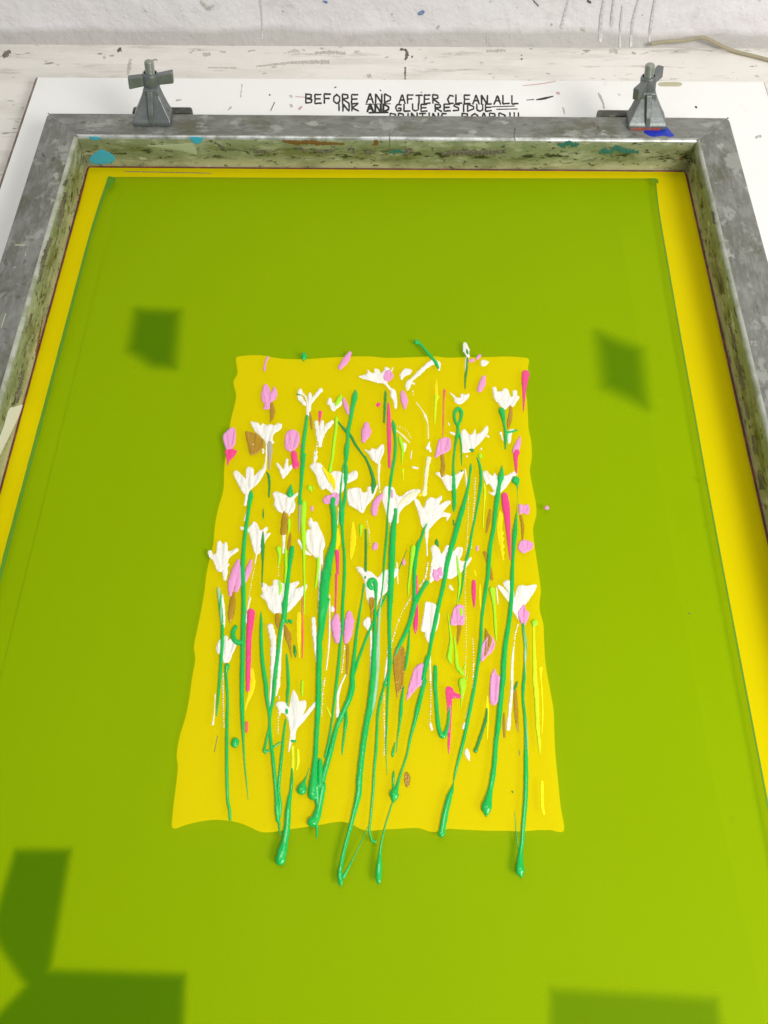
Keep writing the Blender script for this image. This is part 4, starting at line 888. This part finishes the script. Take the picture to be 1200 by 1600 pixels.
spot('paint_spot', 'rust', IN, (0, -1, 0), 'S X 1062,247,5 1067,249,6')
spot('paint_spot', 'darkgrime', TOPP, (0, 0, 1), 'S X 80,248,9 88,250,8|S X 100,226,4 104,220,3|S X 66,240,5 70,246,4|S X 8,405,6 10,415,5|S X 4,463,5 6,466,4|S X 55,314,3 60,310,4')
spot('paint_spot', 'tape', TOPP, (0, 0, 1), 'S X 24,383,1.6 38,383,1.6|S X 40,395,1 40,400,1|S X 2,512,1 9,490,1.4')

# the ink drawing
PAR = {'Y': (.0001, .10, .0006), 'y': (.0001, .08, .0004), 'l': (.0003, .14, .0007), 'O': (.0002, .14, .0009), 'W': (.0001, .14, .0009), 'C': (.00015, .14, .0009),
       'P': (.0005, .13, .0008), 'p': (.0005, .13, .0008), 'M': (.0004, .22, .0012), 'R': (.0003, .16, .0008), 'L': (.0005, .24, .0013), 'G': (.0006, .31, .0028), 'g': (.0006, .28, .0018), 'H': (.0007, .26, .0016)}
for nm, mk, txt, lab in INKS:
    if '0,0,0 0,0,0' in txt: continue
    lift, kk, hm = PAR[mk]
    if mk == 'O' and txt.startswith('Q I 532') or mk == 'O' and txt.startswith('Q H 460'): lift = .0009
    kz = Ink(MESHP, (0, 0, 1), lift=lift, k=kk, hmax=hm, flat={'W': .00055, 'P': .0005}.get(mk, .0005))
    kz.wob = {'W': .10, 'C': .11, 'P': .06, 'L': .06, 'G': .035, 'M': .03}.get(mk, .06)
    kz.spec(txt); o = hang(kz.build(nm, M[mk], None))
    if lab: o['label'] = lab
# yellow and cream accents inside white flowers
for mk, txt in (('Y', 'S E 75,235,20 110,290,48 128,350,34 135,395,12'), ('y', 'S E 30,190,20 60,240,30 95,320,20'), ('C', 'S E 915,420,30 850,450,50 780,500,40 740,540,16'), ('Y', 'S E 960,430,20 930,445,26'), ('L', 'S G 700,170,16 712,230,26 700,300,10')):
    kz = Ink(MESHP, (0, 0, 1), lift=.0008, k=.08, hmax=.0005); kz.spec(txt); hang(kz.build('petal_streak', M[mk], None))

# ---------------------------------------------------------------- clamps
def revolve(name, prof, loc, mat, parent, axis=None, n=20, thread=False):
    V = []; Fc = []; m = len(prof)
    for i in range(n):
        a = 2*math.pi*i/n
        for r, z in prof: V.append((r*math.cos(a), r*math.sin(a), z))
    for i in range(n):
        k = (i+1) % n
        for j in range(m-1): Fc.append((i*m+j, k*m+j, k*m+j+1, i*m+j+1))
    o = mesh(name, V, Fc, mat, parent, True); o.location = loc
    if axis: o.rotation_euler = Vector((0, 0, 1)).rotation_difference(Vector(axis).normalized()).to_euler()
    try: o.data.set_sharp_from_angle(angle=math.radians(40))
    except Exception: pass
    return o
def clamp(x, y, lean, wing, label, plate_x, redfoot):
    root = empty('hinge_clamp', (x, y, H)); thing(root, label, 'clamp', 'hinge clamps on the back bar')
    ax = Vector((lean, .12, 1)).normalized()
    # foot and pyramid shaped jaw: cross sections stacked from the foot to the neck
    secs = [(0.0, .0185, -.0085, .010), (.004, .0185, -.0085, .010), (.0065, .0180, -.0065, .011), (.011, .0152, -.0038, .012), (.018, .0115, .0000, .014), (.025, .0080, .0035, .017), (.0305, .0068, .0045, .018)]
    V = []; Fc = []
    for z, hw, yf, yb in secs:
        cx = ax.x*z
        V += [(cx-hw, yf, z), (cx-hw*.28, yf-.0003, z), (cx+hw*.28, yf-.0003, z), (cx+hw, yf, z), (cx+hw, yb, z), (cx-hw, yb, z)]
    for i in range(len(secs)-1):
        for j in range(6):
            k = (j+1) % 6; Fc.append((i*6+j, i*6+k, (i+1)*6+k, (i+1)*6+j))
    Fc.append((5, 4, 3, 2, 1, 0)); n = (len(secs)-1)*6; Fc.append(tuple(range(n, n+6)))
    bevel(mesh('jaw', V, Fc, M['clamp'], root, False), .0009)
    # centre rib
    V = []; Fc = []
    rs = [(.0045, -.0095), (.012, -.0075), (.020, -.0032), (.030, .0015)]
    for z, yf in rs:
        cx = ax.x*z; wv = .0026+z*.03; V += [(cx-wv, .006, z), (cx-wv*.75, yf, z), (cx+wv*.75, yf, z), (cx+wv, .006, z)]
    for i in range(3):
        for j in range(3): Fc.append((i*4+j, i*4+j+1, (i+1)*4+j+1, (i+1)*4+j))
    Fc += [(3, 2, 1, 0), (12, 13, 14, 15)]
    bevel(mesh('rib', V, Fc, M['clamp'], root, False), .0006)
    if redfoot:
        box('paint_rim', (-.0165, -.0090, .0004), (.0120, -.0088, .0030), M['orange'], root)
    p = Vector((0, .011, 0))
    nut0 = p+ax*.0275
    nt = revolve('wing_nut', [(0, 0), (.0070, 0), (.0076, .001), (.0076, .0125), (.0070, .0138), (.0058, .0141)], nut0, M['clamp'], root, ax)
    # wings: two flat bars on the nut
    for sgn in (1, -1):
        wd = Vector((math.cos(wing), math.sin(wing), 0)); up = ax; side = wd.cross(up).normalized()
        c0 = nut0+up*.0075+wd*sgn*.006; c1 = nut0+up*(.0075+.0012*sgn)+wd*sgn*.0215
        V = []
        for c_, hh, tt in ((c0, .0050, .0030), (c1, .0056, .0034)):
            for a, b in ((-1, -1), (1, -1), (1, 1), (-1, 1)): V.append(c_+up*hh*b+side*tt*a)
        b_ = mesh('wing', V, [(3, 2, 1, 0), (4, 5, 6, 7), (0, 1, 5, 4), (1, 2, 6, 5), (2, 3, 7, 6), (3, 0, 4, 7)], M['clamp'], None, False)
        import bmesh
        bm = bmesh.new(); bm.from_mesh(b_.data); bmesh.ops.recalc_face_normals(bm, faces=bm.faces); bm.to_mesh(b_.data); bm.free()
        b_.parent = nt; b_.matrix_parent_inverse = (Matrix.Translation(nt.location) @ nt.rotation_euler.to_matrix().to_4x4()).inverted()
        bevel(b_, .0011)
        if redfoot and sgn < 0:
            V2 = [c0+side*.0034-up*.001, c0+side*.0036-up*.0045-wd*.004, c0+side*.0037-up*.004-wd*.006, c0+side*.0036+up*.002-wd*.003]
    prof = [(0, 0), (.0046, 0)]; z = .0
    while z < .024: prof += [(.0046, z+.0006), (.0041, z+.0012)]; z += .0013
    prof += [(.0044, .0252), (.0036, .0262), (0, .0265)]
    revolve('bolt', prof, p+ax*.0265, M['bolt'], root, ax)
    # hinge plate behind the bar, reaching down to the board
    pz = BZ-H
    pl = box('hinge_plate', (plate_x[0]-x, .040-y, pz), (plate_x[1]-x, .050-y, -.0022), M['dark'], root, .0022)
    box('arm', (-.012, .010, -.006), (.012, .046-y, .004), M['clamp'], root, .001)
    return root
clamp(.0708, .0235, .10, math.radians(8), 'grey cast hinge clamp on the left of the back bar, its wing nut turned sideways', (.046, .1055), False)
clamp(.5545, .0235, -.13, math.radians(50), 'grey hinge clamp on the right with a red rimmed foot, its wing nut turned forwards', (.5100, .572), True)

# ---------------------------------------------------------------- cable
cp = [(1017, 69), (1030, 66.5), (1045, 64.5), (1065, 64), (1082, 61), (1097, 58.5), (1110, 63), (1130, 73), (1150, 81), (1175, 87), (1200, 93.5), (1240, 104)]
cz = .0022
cu = bpy.data.curves.new('cable', 'CURVE'); cu.dimensions = '3D'; sp = cu.splines.new('POLY')
pts = []
for x, y in catmull(cp, 4):
    a = bp(x, y, TZ+cz)
    if a.y > WY-.012: a = bpy_(x, y, WY-.012)
    pts.append(a)
sp.points.add(len(pts)-1)
for q, a in zip(sp.points, pts): q.co = (a.x, a.y, a.z, 1)
cu.bevel_depth = .0021; cu.bevel_resolution = 3
tmp = bpy.data.objects.new('tmp', cu); COL.objects.link(tmp); bpy.context.view_layer.update()
me = bpy.data.meshes.new_from_object(tmp.evaluated_get(bpy.context.evaluated_depsgraph_get())); bpy.data.objects.remove(tmp)
cb = link('cable', me, None); me.materials.clear(); me.materials.append(M['cable'])
thing(cb, 'beige electric cable trailing along the foot of the wall at the right', 'cable')
